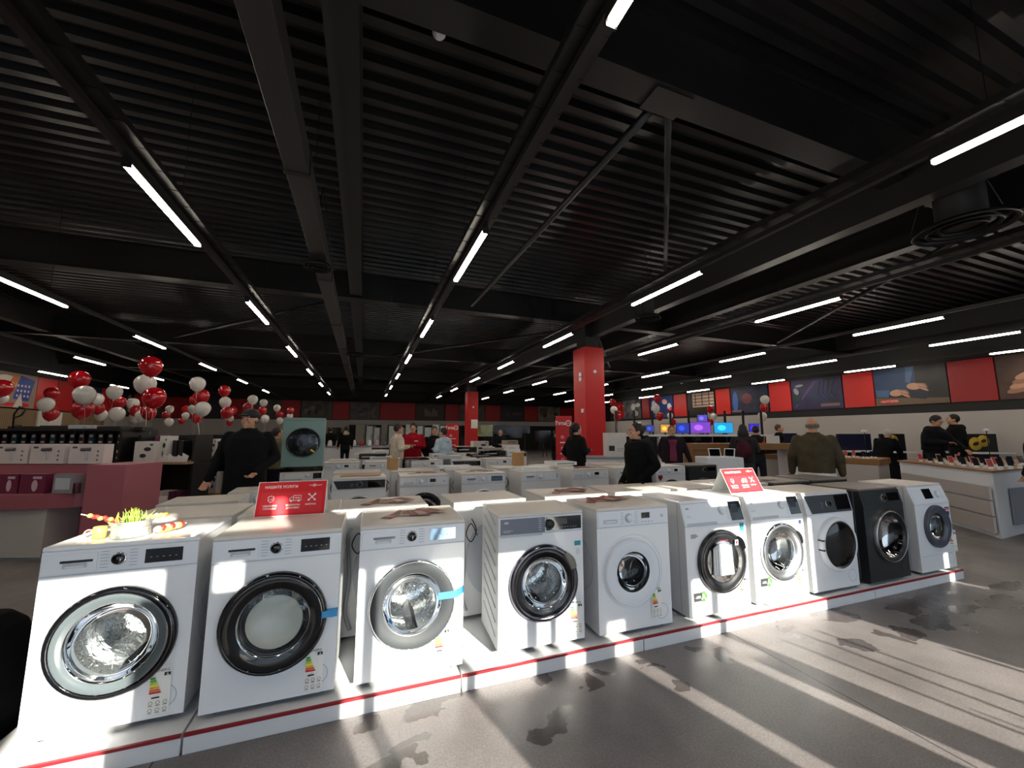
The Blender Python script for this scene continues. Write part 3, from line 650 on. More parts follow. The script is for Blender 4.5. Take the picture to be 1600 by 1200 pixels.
def machine(st, label='', group=None, loc=(0, 0, 0), rz=0, fine=True):
    W, D, H = st.get('W', .595), st.get('D', .46), .845
    body = st.get('body', WHITE); sl = st.get('slope', 0.0); zc = st.get('zc', .715)
    t = thing(st.get('name', 'washing_machine'), label, st.get('cat', 'washing machine'), loc, rz, group)
    n = 48 if fine else 24
    cx, cz = st.get('cx', 0), st.get('cz', .405); R = st.get('R', .24); r = st.get('r', .165)
    hr = st.get('hole', r+.012); yf = -D/2
    m = M(); z0_ = .025; zt = H-.022; x0, x1 = -W/2, W/2
    sm = st.get('side', SIDEM if body is WHITE else body)
    for x in (x0, x1): m.add([(x, yf, z0_), (x, D/2, z0_), (x, D/2, zt), (x, yf+sl, zt), (x, yf, zc)], [(0, 1, 2, 3, 4) if x > 0 else (4, 3, 2, 1, 0)], sm)
    m.add([(x0, D/2, z0_), (x1, D/2, z0_), (x1, D/2, zt), (x0, D/2, zt)], [(1, 0, 3, 2)], sm)
    m.add([(x0, yf, z0_), (x1, yf, z0_), (x1, D/2, z0_), (x0, D/2, z0_)], [(3, 2, 1, 0)], BLACKP)
    m.add([(x0, yf, zc), (x1, yf, zc), (x1, yf+sl, zt), (x0, yf+sl, zt)], [(0, 1, 2, 3)], body)
    m.add([(x0, yf+sl, zt), (x1, yf+sl, zt), (x1, D/2, zt), (x0, D/2, zt)], [(0, 1, 2, 3)], body)
    hole_plate(m, W, z0_, zc, yf, cx, cz, hr, body, n)
    # recessed throat so the cabinet has an inside, and a rubber gasket
    m.lathe([(hr, 0), (hr, .03), (hr-.014, .05)], (cx, yf, cz), GASK, 'y', n)
    if st.get('ribs'):
        for k in range(9):
            zz = .08+.085*k
            m.add([(x0-.0045, yf+.06, zz), (x0-.0045, yf+.37, zz+.10), (x0-.0045, yf+.37, zz+.112), (x0-.0045, yf+.06, zz+.012)], [(0, 1, 2, 3)], LGREY)
            m.add([(x0, yf+.06, zz+.012), (x0, yf+.37, zz+.112), (x0-.0045, yf+.37, zz+.112), (x0-.0045, yf+.06, zz+.012)], [(3, 2, 1, 0)], sm)
    if st.get('round_side'):
        for s in (x0, x1): m.lathe([(.17, 0), (.176, .004*(1 if s > 0 else -1)), (.182, 0)], (s, .02, .42), LGREY, 'x', 32)
    if sl: m.bb(x0-.001, x0+.0, yf+.075, yf+.079, .04, zt, GREYP)
    m.build('cabinet', t, bevel=.006 if fine else 0)
    m = M()
    for a in (-1, 1):
        for b in (-1, 1): m.cyl((a*(W/2-.06), b*(D/2-.06), 0), (a*(W/2-.06), b*(D/2-.06), .03), .022, BLACKP, n=10)
    m.build('foot_set', t)
    lid = st.get('lid', LIDM)
    m = M(); m.bb(x0-.002, x1+.002, yf+sl+(-.002 if not sl else 0), D/2+.005, zt, H, lid); m.build('lid', t, bevel=.007)
    # drum
    if not st.get('nodrum'):
        m = M(); rd = min(.205, W/2-.04); yb = D/2-.05
        m.lathe([(hr-.014, yf+.05), (rd, yf+.065), (rd, yb), (rd*.5, yb+.012), (0, yb-.01)], (cx, 0, cz), DRUMM, 'y', n)
        for k in range(3):
            a = .6+2*PI*k/3; c_, s_ = math.cos(a), math.sin(a)
            q = [(cx+rd*math.cos(a-.16), cz+rd*math.sin(a-.16)), (cx+rd*math.cos(a+.16), cz+rd*math.sin(a+.16)), (cx+rd*.68*c_, cz+rd*.68*s_)]
            m.prism([(q[0][0], yf+.09, q[0][1]), (q[1][0], yf+.09, q[1][1]), (q[2][0], yf+.09, q[2][1])], (0, yb-yf-.10, 0), STEELD)
        m.build('drum', t)
    # door
    d = st['door']; m = M(); o_, i_ = d['outer'], d['inner']; rim = d.get('rim', .014); pr = d.get('proud', .032)
    m.lathe([(R, 0), (R, -pr*.7), (R-rim*.4, -pr), (R-rim, -pr), (R-rim, -pr+.004)], (cx, yf, cz), o_, 'y', n)
    dish = d.get('dish', .012)
    m.lathe([(R-rim, -pr+.003), (R-rim-.01, -pr), (r+.02, -pr+dish*.6), (r+.004, -pr+dish)], (cx, yf, cz), i_, 'y', n)
    m.lathe([(r+.004, -pr+dish), (r, -pr+dish+.002), (r-.004, -.004), (r-.002, .02)], (cx, yf, cz), d.get('lip', CHROME), 'y', n)
    dr = m.build('door', t)
    g = M()
    if d.get('flat'):
        g.lathe([(r, -pr+dish+.002), (r*.7, -pr+dish-.006), (r*.3, -pr+dish-.009), (0, -pr+dish-.010)], (cx, yf, cz), d.get('glass', GLASS), 'y', n)
        if d.get('bowl'): g.lathe([(r*.8, -.005), (r*.76, .02), (r*.62, .05), (0, .058)], (cx, yf, cz), d['bowl'], 'y', n)
    else:
        g.lathe([(r, -pr+dish+.004), (r*.95, .012), (r*.86, .045), (r*.62, .072), (r*.3, .082), (0, .084)], (cx, yf, cz), d.get('glass', GLASS), 'y', n)
    g.build('door_glass', dr)
    if d.get('handle'):
        a0 = d['handle']; h = M(); pts = []
        for k in range(9):
            a = a0-.26+.065*k
            pts.append((a, R-rim*1.2, R+.012*math.sin(PI*k/8)))
        vs = []
        for a, q, p in pts:
            for rr_, yy in ((q, yf-pr-.003), (p, yf-pr-.003), (p, yf-.004), (q, yf-.004)): vs.append((cx+rr_*math.cos(a), yy, cz+rr_*math.sin(a)))
        fs = [(4*i+j, 4*i+(j+1) % 4, 4*i+4+(j+1) % 4, 4*i+4+j) for i in range(8) for j in range(4)]+[(0, 1, 2, 3), (35, 34, 33, 32)]
        h.add(vs, fs, d.get('hm', BLACKG)); h.build('door_handle', dr)
    if d.get('notches'):
        h = M()
        for dz in (-.03, .05): h.box((cx-R+.010, yf-pr*.6, cz+dz), (.02, pr, .012), BLACKP)
        h.build('hinge_slot', dr)
    # control panel on the slanted front top
    ang = math.atan2(sl, zt-zc); T = Matrix.Translation((0, yf, zc)) @ Matrix.Rotation(-ang, 4, 'X'); hp = math.hypot(sl, zt-zc)
    pm = st.get('panel', 'drawer_knob'); m = M(); m.T = T; u = hp
    tk = .004
    m.bb(x0+.002, x1-.002, -tk, .001, .002, u-.001, st.get('pcol', PANELW))
    seam = LGREY if body is WHITE else BLACKP
    m.bb(x0, x1, -tk-.001, 0, -.002, .0015, seam)
    cp = None
    kn = M(); kn.T = T; dsp = M(); dsp.T = T; drw = M(); drw.T = T
    def knob(x, z, rr_, mt, ring=CHROME, face=None):
        kn.lathe([(rr_*1.22, -tk-.0015), (rr_*1.22, -tk-.003), (rr_*1.05, -tk-.004)], (x, 0, z), ring, 'y', 24)
        kn.lathe([(rr_, -tk-.002), (rr_*.97, -tk-.016), (rr_*.88, -tk-.019), (0, -tk-.019)], (x, 0, z), mt, 'y', 24)
        if face: kn.lathe([(rr_*.6, -tk-.0195), (0, -tk-.0195)], (x, 0, z), face, 'y', 20)
    ink = GREYP if body is WHITE else LGREY
    def dial(x, z, sp):
        for s in (-1, 1):
            for k in range(6):
                a = x+s*sp; m.bb(min(a, a+s*.03), max(a, a+s*.03), -tk-.001, 0, z-.036+.0145*k, z-.034+.0145*k, ink)
    if pm == 'drawer_knob':
        drw.bb(x0+.012, -.095, -tk-.004, 0, .008, u-.012, PANELW); drw.bb(x0+.07, -.11, -tk-.0065, 0, u*.50, u*.60, st.get('slot', BLACKP)); drw.bb(x0+.08, -.13, -tk-.006, 0, u*.28, u*.48, LGREY); drw.bb(x0+.09, -.14, -tk-.0065, 0, u*.30, u*.36, PANELW)
        if st.get('logo'): drw.text(st['logo'], .016, mat('logo_red', '#b02028', .5) if st['logo'] == 'BOSCH' else BLK, (x0+.11, -tk-.0068, u*.75), bold=.01)
        knob(-.015, u*.52, .024, BLACKG if not st.get('whiteknob') else PANELW); dial(-.015, u*.52, .04)
        dx0, dx1 = st.get('disp', (.10, .255)); dsp.bb(dx0, dx1, -tk-.002, 0, u*.22, u*.82, st.get('dispm', BLACKG))
        for k in range(5): dsp.bb(dx0+.02+.025*k, dx0+.028+.025*k, -tk-.0026, 0, u*.45, u*.48, LGREY)
    elif pm == 'grey_black':
        drw.bb(x0+.012, .02, -tk-.004, 0, .004, u-.008, mat('bluish_grey_panel', '#6c7280', .35)); drw.bb(x0+.012, .0, -tk-.0045, 0, -.012, .004, LGREY)
        drw.text('AEG', .016, WPAPER, (x0+.05, -tk-.0048, u*.72), bold=.02)
        lines(drw, x0+.03, x0+.10, -tk-.0048, (u*.18, u*.26), WPAPER)
        for k in range(6): drw.bb(-.025, -.005, -tk-.0048, 0, .02+.014*k, .022+.014*k, WPAPER)
        dsp.bb(.03, x1-.014, -tk-.004, 0, .012, u-.01, BLACKG); knob(.055, u*.5, .03, BLACKP, STEELD)
        for k in range(8): dsp.bb(.10+.02*k, .108+.02*k, -tk-.0046, 0, u*.25, u*.28, LGREY)
        dsp.bb(.12, .18, -tk-.0046, 0, u*.45, u*.8, mat('display_dim', '#20242c', .2))
    elif pm == 'knob_display_small':
        drw.bb(x0+.012, -.11, -tk-.004, 0, .008, u-.012, PANELW); drw.bb(x0+.05, -.14, -tk-.007, 0, u*.25, u*.48, LGREY); drw.bb(x0+.06, -.15, -tk-.0075, 0, u*.30, u*.40, PANELW)
        drw.text(st.get('logo', ''), .018, mat('logo_red', '#b02028', .5), (x0+.11, -tk-.005, u*.66), bold=.01)
        knob(-.04, u*.5, .026, PANELW, LGREY); dial(-.04, u*.5, .045); dsp.bb(.065, .135, -tk-.002, 0, u*.42, u*.78, BLACKG)
        for k in range(4): dsp.lathe([(.006, -tk-.002), (0, -tk-.002)], (.07+.028*k, 0, u*.2), LGREY, 'y', 10)
        dsp.lathe([(.012, -tk-.002), (0, -tk-.003)], (.24, 0, u*.5), LGREY, 'y', 12)
    elif pm == 'aeg_white':
        drw.bb(x0+.012, .02, -tk-.003, 0, .01, u-.01, PANELW); drw.bb(x0+.02, .01, -tk-.004, 0, .0, .022, LGREY)
        drw.text('AEG', .017, BLK, (x0+.05, -tk-.0036, u*.78), bold=.02); lines(drw, x0+.03, x0+.08, -tk-.0036, (u*.45, u*.40), GREYP)
        knob(.085, u*.6, .027, PANELW, LGREY)
        for k in range(5): m.bb(.125, .145, -tk-.001, 0, .035+.016*k, .037+.016*k, ink)
        dsp.bb(.165, x1-.012, -tk-.004, 0, .018, u-.002, BLACKG); dsp.bb(.18, .25, -tk-.0046, 0, u*.45, u*.85, mat('display_dim', '#20242c', .2))
    elif pm == 'black_band':
        dsp.poly([(x0+.012, -tk-.002, u-.008), (x0+.06, -tk-.002, .006), (x1-.012, -tk-.002, .006), (x1-.012, -tk-.002, u-.008)], mat('dark_band', '#2c2e34', .3))
        dsp.bb(.09, x1-.02, -tk-.003, 0, u*.15, u*.9, BLACKG); knob(.0, u*.5, .027, BLACKP, CHROME, BLACKG)
        drw.text(st.get('logo', ''), .018, LGREY, (x0+.14, -tk-.003, u*.45)); drw.bb(x0+.08, x0+.081, -tk-.0022, 0, .01, .02, BLACKP)
        lines(dsp, x0+.20, x0+.23, -tk-.003, (u*.3, u*.42, u*.54), LGREY)
    elif pm == 'black_all':
        drw.bb(x0+.03, -.10, -tk-.003, 0, .012, u-.02, ANTHR); drw.text(st.get('logo', ''), .02, WPAPER, (x0+.10, -tk-.005, u*.4), bold=.02)
        knob(.03, u*.5, .028, BLACKP, SILVER, BLACKG); dsp.bb(.09, x1-.03, -tk-.002, 0, u*.3, u*.8, BLACKG)
        lines(dsp, -.03, -.008, -tk-.003, (u*.25, u*.4, u*.55), LGREY)
    elif pm == 'display_knob_right':
        drw.bb(x0+.02, -.11, -tk-.003, 0, .01, u-.02, PANELW); drw.text(st.get('logo', ''), .02, mat('logo_blue', '#243a8c', .5), (x0+.09, -tk-.005, u*.72), bold=.02)
        dsp.bb(-.08, .06, -tk-.003, 0, u*.28, u*.85, BLACKG); knob(.15, u*.5, .03, PANELW, LGREY); dial(.15, u*.5, .045)
    m.build('control_panel', t); cp = None
    if drw.v: drw.build('detergent_drawer', t, bevel=.0015 if fine else 0)
    if kn.v: kn.build('program_knob', t)
    if dsp.v: dsp.build('display', t)
    # filter flap
    if fine and st.get('flap', True):
        m = M(); m.lathe([(.048, -.0005), (.050, -.002), (.052, -.0005)], (W/2-.085, yf, .115), LGREY if body is WHITE else BLACKP, 'y', 28); m.build('filter_flap', t)
    if st.get('label', True): energy_label(t, st.get('lx', .155), st.get('lz', .075), yf-.002, st.get('lt', 0), fine)
    if st.get('rear'):
        m = M(); yb = D/2
        m.prism([(cx+.2*math.cos(a), yb, .42+.27*math.sin(a)) for a in [2*PI*i/24 for i in range(24)]], (0, .008, 0), LGREY)
        m.prism([(-.24+.03*math.cos(a), yb+.001, .42+(.16 if math.sin(a) > 0 else -.16)+.03*math.sin(a)) for a in [2*PI*i/24 for i in range(24)]], (0, .012, 0), GREYP)
        m.build('rear_cover', t)
        m = M(); m.tube(smooth_pts([(.22, yb+.01, .72), (.235, yb+.04, .66), (.22, yb+.045, .4), (.235, yb+.04, .2), (.2, yb+.03, .08)]), .011, mat('hose_grey', '#8f9296', .6), 8)
        m.tube(smooth_pts([(.16, yb+.01, .72), (.13, yb+.035, .64), (.17, yb+.04, .56), (.21, yb+.04, .62), (.17, yb+.035, .69), (.12, yb+.03, .60)]), .004, BLACKP, 6); m.build('hose', t)
    return t
def ext(t, mm, name): return mm.build(name, t)
YA = 2.63    # centre line of the front row (fronts at 2.40)
G1 = 'front row of display machines'
def front(st, u0, yv, rzd, label, D=.46):
    """u0,yv : photo pixel of the front left foot corner on the plinth top"""
    p = PZ(u0, yv, .09); W = st.get('W', .595); a = math.radians(rzd)
    D_ = st.get('D', .46)
    c = Vector((p.x, p.y, .09))+Vector((W/2*math.cos(a)-D_/2*math.sin(a), W/2*math.sin(a)+D_/2*math.cos(a), 0))
    return machine(st, label, None, (c.x, c.y, .09), a)
GRTINT = mat('smoked_door_ring', '#596165', .18, coat=.6); DKRING = mat('dark_door_ring', '#191a1d', .28, coat=.5); GRAYR = mat('grey_door_ring', '#34383c', .6)
PLUMR = mat('dark_chrome_ring', '#6e6c74', .2, 1)
m1 = front(dict(D=.5, R=.246, r=.172, cz=.40, door=dict(outer=BLACKG, inner=GRTINT, rim=.030, lip=CHROME), disp=(.085, .235), lx=.195, lz=.045, round_side=True, lid=WHITE), 22, 1175, -.6,
           'white washing machine, leftmost of the front row, with a glass bowl on its lid')
m2 = front(dict(D=.5, R=.246, r=.162, cz=.405, door=dict(outer=BLACKG, inner=BLACKG, rim=.02, lip=CHROME, flat=True, bowl=mat('door_bowl', '#cfcfc8', .25)), disp=(.10, .24), lx=.195, lz=.045, round_side=True), 308, 1128, -1,
           'white washing machine with the wide black door ring, under the larger red tent card')
m = M(); m.bb(.222, .2975, -.283, -.2505, .40, .432, TAPEB); ext(m2, m, 'blue_tape')
m3 = front(dict(D=.5, R=.242, r=.165, cz=.40, door=dict(outer=CHROME, inner=GRAYR, rim=.012, dish=.02, lip=SILVER), disp=(.09, .24), dispm=mat('mirror_display', '#5d7690', .06, .6), slot=STEELD, lx=.17, lz=.05), 552, 1079, -1,
           'white washing machine with thin chrome door edge and blue tape across door')
m = M(); m.T = Matrix.Rotation(0, 4, 'X'); m.bb(.14, .25, -.286, -.283, .412, .450, TAPEB); m.add([(.25, -.286, .412), (.298, -.2515, .424), (.298, -.2515, .462), (.25, -.286, .450)], [(0, 1, 2, 3)], TAPEB); ext(m3, m, 'blue_tape')
m4 = front(dict(D=.44, R=.237, r=.155, cz=.405, cx=.01, door=dict(outer=PLUMR, inner=BLACKG, rim=.034, lip=CHROME, handle=.62, hm=DKRING), panel='grey_black', ribs=True, lx=.235, lz=.065, lt=-.15, H=.85), 778, 1027, -3,
           'white washing machine with ribbed side wall, grey and black control panel and black notched door')
ext(m4, M().bb(.235, .28, -.2225, -.2205, .615, .645, TEAL), 'sticker')
m = M(); lines(m, .245, .275, -.2225, (.56, .57, .58, .59), GREYP); ext(m4, m, 'printed_lines')
m = M(); lines(m, -.20, -.16, -.2225, (.555, .562, .57, .577, .584, .59), BLK, h=.003, seed=4); ext(m4, m, 'printed_lines')
m5 = front(dict(R=.222, r=.13, cz=.41, cx=-.03, hole=.14, door=dict(outer=PANELW, inner=PANELW, rim=.012, lip=BLACKP, glass=GLASSD, dish=.008), panel='knob_display_small', lx=.165, lz=.08, lt=.1, round_side=True), 937, 1000, -2,
           'all white washing machine with the smallest dark porthole, leaflets fanned on its lid')
m = M(); m.lathe([(.242, -.0005), (.245, -.004), (.248, -.0005)], (-.02, -.23, .41), PANELW, 'y', 40); ext(m5, m, 'door_recess')
dg = dict(panel='aeg_white', slope=.045, zc=.665, pcol=PANELW, lid=WHITE)
m6 = front(dict(dg, name='tumble_dryer', cat='tumble dryer', R=.232, r=.15, cz=.395, cx=.03, D=.5, door=dict(outer=DKRING, inner=DKRING, rim=.03, lip=BLACKG, flat=True, glass=GLASSD, handle=.62), lx=.215, lz=.07, lt=-.5), 1078, 972, -2,
           'white tumble dryer with dark door showing pictured hanging shirts')
def eco(t, x, z, y):
    m = M(); m.bb(x, x+.075, y-.003, y-.001, z, z+.06, mat('sticker_grey', '#26282c', .6)); m.poly([(x+.075, y-.0025, z-.006), (x+.10, y-.0025, z-.006), (x+.128, y-.0025, z+.03), (x+.10, y-.0025, z+.066), (x+.075, y-.0025, z+.066)], mat('sticker_green', '#3f7a20', .6))
    m.text('A', .06, WPAPER, (x+.088, y-.0036, z+.030), bold=.01); m.text('-10%', .026, WPAPER, (x+.037, y-.0036, z+.030)); ext(t, m, 'green_arrow_sticker')
eco(m6, -.25, .13, -.25)
m = M(); m.prism([(-.085, -.286, .30), (.115, -.286, .30), (.105, -.286, .50), (.045, -.286, .53), (-.025, -.286, .53), (-.075, -.286, .50)], (0, .006, 0), LGREY)
for k in range(8): m.bb(-.075+.022*k, -.066+.022*k, -.2885, -.286, .31, .50-.002*abs(k-4), WPAPER)
m.bb(-.03, .07, -.289, -.287, .552, .556, mat('logo_red', '#b02028', .5)); lines(m, -.05, .08, -.2885, (.54,), WPAPER); ext(m6, m, 'shirt_picture')
ext(m6, M().bb(.235, .275, -.253, -.251, .60, .66, TEAL), 'sticker'); m = M(); lines(m, -.25, -.18, -.253, (.58, .588, .596, .604), BLK, h=.003); ext(m6, m, 'printed_lines'); m = M(); m.bb(.135, .165, -.291, -.289, .51, .55, WPAPER); m.bb(.14, .16, -.2915, -.290, .52, .54, REDC); ext(m6, m, 'sticker')
m7 = front(dict(dg, R=.228, r=.15, cz=.40, cx=.01, D=.5, door=dict(outer=CHROME, inner=SILVER, rim=.014, dish=.03, lip=CHROME, handle=.5, hm=DKRING), lx=.205, lz=.06, lt=-.3), 1183, 950, -1.5,
           'white washing machine with silver door dish and black corner handle, in full sunlight')
eco(m7, -.24, .15, -.25)
m = M(); m.bb(.24, .27, -.253, -.251, .60, .63, BLUEP); lines(m, -.22, -.15, -.253, (.60, .61, .62), GREYP, h=.003); ext(m7, m, 'sticker')
m8 = front(dict(R=.228, r=.18, cz=.40, cx=.03, slope=.03, zc=.66, panel='black_band', name='tumble_dryer', cat='tumble dryer', nodrum=False, door=dict(outer=PANELW, inner=BLACKG, rim=.03, proud=.045, lip=BLACKG, flat=True, glass=BLACKG, dish=.004, notches=True), label=False), 1272, 932, -1.5,
           'white tumble dryer with a black panel band and white rimmed black door')
m9 = front(dict(R=.232, r=.19, cz=.41, cx=.03, slope=.03, zc=.68, panel='black_all', body=ANTHR, side=BLACKP, pcol=ANTHR, lid=mat('brown_grey_lid', '#6b6461', .4), door=dict(outer=SILVER, inner=mat('matt_black_ring', '#141517', .5), rim=.010, lip=DKRING, glass=GLASSD, proud=.034), label=False), 1362, 916, -1,
           'black washing machine with thin silver ring door, the only black one in the front row')
m10 = front(dict(R=.205, r=.125, cz=.44, cx=.02, slope=.05, zc=.66, panel='display_knob_right', door=dict(outer=mat('blue_grey_ring', '#4a4e5c', .3), inner=mat('blue_grey_ring', '#4a4e5c', .3), rim=.02, lip=DKRING, dish=.02), lx=.255, lz=.18, lt=-.4), 1442, 900, -1,
            'white washing machine with dark grey blue door ring, rightmost of the front row')
m = M(); m.bb(-.28, .28, -.2315, -.2295, .17, .173, LGREY); m.bb(.20, .28, -.2325, -.2305, .60, .612, BLUEP); m.bb(.20, .28, -.2325, -.2305, .585, .595, REDC); m.bb(.235, .275, -.2325, -.2305, .53, .57, BLUEP); ext(m10, m, 'sticker')
# ---------------------------------------------------------------- plinths
REDE = mat('edge_strip_red', '#8c1620', .5); PLW = mat('plinth_white', '#dfe0e2', .45)
def plinth(x0, x1, y0, y1, label, group=None, rz=0):
    t = thing('display_plinth', label, 'plinth', ((x0+x1)/2, y0, 0), rz, group); L = x1-x0
    M().bb(-L/2, L/2, 0, y1-y0, 0, .088, PLW).build('plinth_body', t, bevel=.003)
    M().bb(-L/2, L/2, -.003, .010, .076, .0895, REDE).build('red_edge_strip', t)
    return t
segs = [(-1.47, -.722, 2.372, 'white plinth with red edge strip at the lower left corner of the picture'), (-.712, .578, 2.372, 'white red-edged plinth under the second and third front machines'), (.588, 1.83, 2.355, 'white red-edged plinth under the ribbed machine and the small porthole one'),
        (1.838, 3.08, 2.32, 'white red-edged plinth under the shirt picture dryer'), (3.088, 4.31, 2.285, 'white red-edged plinth below the machine in full sunlight and the black banded dryer'), (4.318, 5.73, 2.26, 'white red-edged plinth at the right end under the black machine')]
for x0, x1, y0, lb in segs:
    y0 = 2.382-.0148*((x0+x1)/2+.71); plinth(x0, x1, y0, 3.56, lb, None, -.0148)
# ---------------------------------------------------------------- machine types for the rows behind
PR = {}
def proto_m(key, st):
    t = machine(st, 'x', None, (0, 0, 0), 0, False); PR[key] = t; t['used'] = 0; return t
proto_m('plain', dict(R=.2, r=.14, door=dict(outer=PANELW, inner=PANELW, rim=.012, lip=BLACKP, glass=GLASSD), panel='knob_display_small', rear=True))
proto_m('black_door', dict(R=.235, r=.17, door=dict(outer=BLACKG, inner=BLACKG, rim=.02, lip=DKRING, glass=GLASSD), panel='knob_display_small', rear=True))
proto_m('bosch', dict(R=.235, r=.165, door=dict(outer=PANELW, inner=BLACKG, rim=.014, lip=DKRING, glass=GLASSD), panel='drawer_knob', whiteknob=True, dispm=mat('mirror_display', '#5d7690', .06, .6), rear=True))
proto_m('black_panel', dict(R=.235, r=.17, door=dict(outer=SILVER, inner=BLACKG, rim=.016, lip=DKRING, glass=GLASSD), panel='black_band', pcol=PANELW, rear=True))
proto_m('no_display', dict(R=.2, r=.0001+.13, door=dict(outer=PANELW, inner=PANELW, rim=.012, lip=BLACKP, glass=GLASSD), panel='drawer_knob', whiteknob=True, disp=(.24, .25), dispm=GREYP, rear=True))
proto_m('black', dict(R=.235, r=.17, body=ANTHR, side=BLACKP, pcol=ANTHR, lid=mat('brown_grey_lid', '#6b6461', .4), door=dict(outer=STEELD, inner=BLACKG, rim=.016, lip=DKRING, glass=GLASSD), panel='black_all', rear=True, label=False))
USED = {}
def put(key, x, y, rzd, label, group=None, z=.09, scale=None):
    if not USED.get(key):
        o = PR[key]; USED[key] = 1; del o['used']
    else: o = copy_tree(PR[key])
    o.location = (x, y, z); o.rotation_euler = (0, 0, math.radians(rzd)); o['label'] = label
    if 'used' in o.keys(): del o['used']
    if group: o['group'] = group
    elif 'group' in o.keys(): del o['group']
    if scale: o.scale = scale
    return o
# second row: backs to the front row
rb = [('plain', -1.06, 'machine turned away behind the leftmost front washer, white lid in sun'), ('plain', -.43, 'machine turned away behind the larger tent card, its lid just showing'), ('bosch', .17, 'machine turned away behind the blue taped washer, leaflets on its lid'),
      ('plain', .95, 'machine turned away with bare brown-lit lid behind the ribbed front washer'), ('black_door', 1.72, 'machine turned away with red leaflets on its lid behind the small porthole washer'), ('plain', 2.42, 'machine turned away left of centre between two sunlit lids behind the shirt picture dryer'),
      ('bosch', 3.08, 'machine turned away behind the smaller tent card'), ('plain', 3.72, 'machine turned away behind the washer in full sunlight'), ('black', 4.36, 'black machine turned away behind the black banded dryer'), ('black', 5.02, 'black machine turned away behind the black front washer')]
for i, (k_, x, lb) in enumerate(rb): put(k_, x, (3.33 if i == 0 else 3.225)+.015*(i % 2), 180+(-2, 1.5, 0, 2, -1)[i % 5], lb)
# third row facing the camera across the aisle
rc = [('black_panel', -.02, 'machine with black glass control band, first facing the camera behind the larger tent card'), ('black_door', .74, 'machine with big black door facing the camera behind the brown-lit lid'), ('bosch', 1.50, 'machine with mirror display facing the camera, third behind the aisle'),
      ('no_display', 2.32, 'plain white machine with faint panel print facing the camera, fourth behind the aisle'), ('plain', 3.12, 'machine with small twin display facing camera left of the woman in black'), ('bosch', 3.85, 'machine mostly hidden behind the woman in the black coat'),
      ('black_door', 4.57, 'machine with a dark red heart sticker facing the camera right of the woman in black'), ('black', 5.24, 'black machine with small red marks beside the heart sticker machine')]
RCO = []
for i, (k_, x, lb) in enumerate(rc): RCO.append(put(k_, x, 5.26, (1, -1, 0, 1, -2, 0, 2, 0)[i], lb, z=.09))
h_ = M(); hp_ = [(-.0, -.30), (.045, -.25), (.04, -.215), (.02, -.205), (0, -.22), (-.02, -.205), (-.04, -.215), (-.045, -.25)]
h_.prism([(-.22+a, -.234, .92+b) for a, b in hp_], (0, .002, 0), mat('heart_red', '#8c1826', .5)); h_.build('heart_sticker', RCO[6])
for x0, x1 in ((-.4, 1.1), (1.12, 2.68), (2.7, 4.2), (4.22, 5.62)):
    plinth(x0, x1, 4.98, 6.24, 'white plinth across the aisle under the machines around x place %s' % {(-.4): 'behind the larger tent card', 1.12: 'behind the ribbed washer', 2.7: 'around the woman in black', 4.22: 'behind the smaller tent card'}[x0])
wl = put('plain', -1.0, 5.15, 4, 'white machine standing alone behind the larger tent card, left of the stacked washer', z=.0)
wl2 = put('bosch', -1.35, 4.55, 2, 'white machine nearest behind the red tent card, its lid seen above the card', z=.0)
# fourth row turned away
G4 = 'machines turned away in the fourth row'
for i, x in enumerate((-.05, .68, 1.42, 2.2, 2.9, 4.0, 4.75)):
    put(('plain', 'bosch', 'plain', 'black_door', 'plain', 'plain', 'bosch', 'black')[i], x, 5.92, 180, 'white machine back to back with the %s one facing the camera across the aisle' % ordn[i], G4)
# deeper rows
kinds = ['plain', 'black_panel', 'bosch', 'no_display', 'black_door', 'black', 'plain', 'bosch']
for r_, (y, x0, x1, face, zz) in enumerate([(7.9, -.35, 3.0, 0, .09), (8.55, -.3, 3.3, 180, .09), (10.35, .1, 4.2, 0, .09), (11.0, .1, 4.2, 180, .09), (12.9, .3, 4.6, 0, .09), (15.2, .6, 5.2, 0, .09)]):
    x = x0; i = 0
    while x < x1:
        put(kinds[(i*3+r_) % 8], x, y+.03*((i*7) % 3), face+(i*5 % 7-3)*.6, 'white machine %s in %s far line, %s' % (['facing the camera', 'turned away'][face > 0], ordn[min(r_+1, 7)], ordn[min(i, 7)]+' from its left end'), 'machines in the %s line beyond the aisle' % ordn[min(r_+1, 7)], z=zz)
        x += .70+.06*((i*5+r_) % 3); i += 1
for y0, y1, x0, x1, lb in ((7.6, 8.85, -.72, 3.7, 'long white plinth under the first pair of far machine lines'), (10.05, 11.3, -.28, 4.7, 'long white plinth under the machines just behind the group of four'), (12.62, 13.3, -.05, 5.1, 'long white plinth under the single far line of machines'), (14.9, 15.6, .2, 5.7, 'long white plinth under the farthest line of machines')): plinth(x0, x1, y0, y1, lb)
# stacked washer and green dryer
SG = mat('sage_green_enamel', '#7d9c98', .4)
ps = P(474, 676, 6.35)
zb = 0.0
tw = machine(dict(R=.2, r=.15, door=dict(outer=PANELW, inner=BLACKG, rim=.02, lip=DKRING, glass=GLASSD), panel='aeg_white', D=.56), 'white lower washing machine of the stack, under the green dryer', None, (ps.x, ps.y+.25, zb), math.radians(3), False)
td = machine(dict(name='tumble_dryer', cat='tumble dryer', R=.245, r=.215, hole=.225, cz=.43, zc=.80, body=SG, side=mat('dryer_side_grey', '#8f9294', .4), pcol=SG, panel='none', lid=SG, D=.56, door=dict(outer=BLACKG, inner=BLACKG, rim=.02, lip=BLACKG, glass=GLASSD, flat=True, dish=.006), label=False), 'sage green tumble dryer with large round black door, stacked on the white washer', None, (ps.x, ps.y+.25, zb+.902), math.radians(3), False)
m = M(); m.box((0, 0, .8735), (.60, .56, .055), BLACKG); m.build('black_control_band', tw)
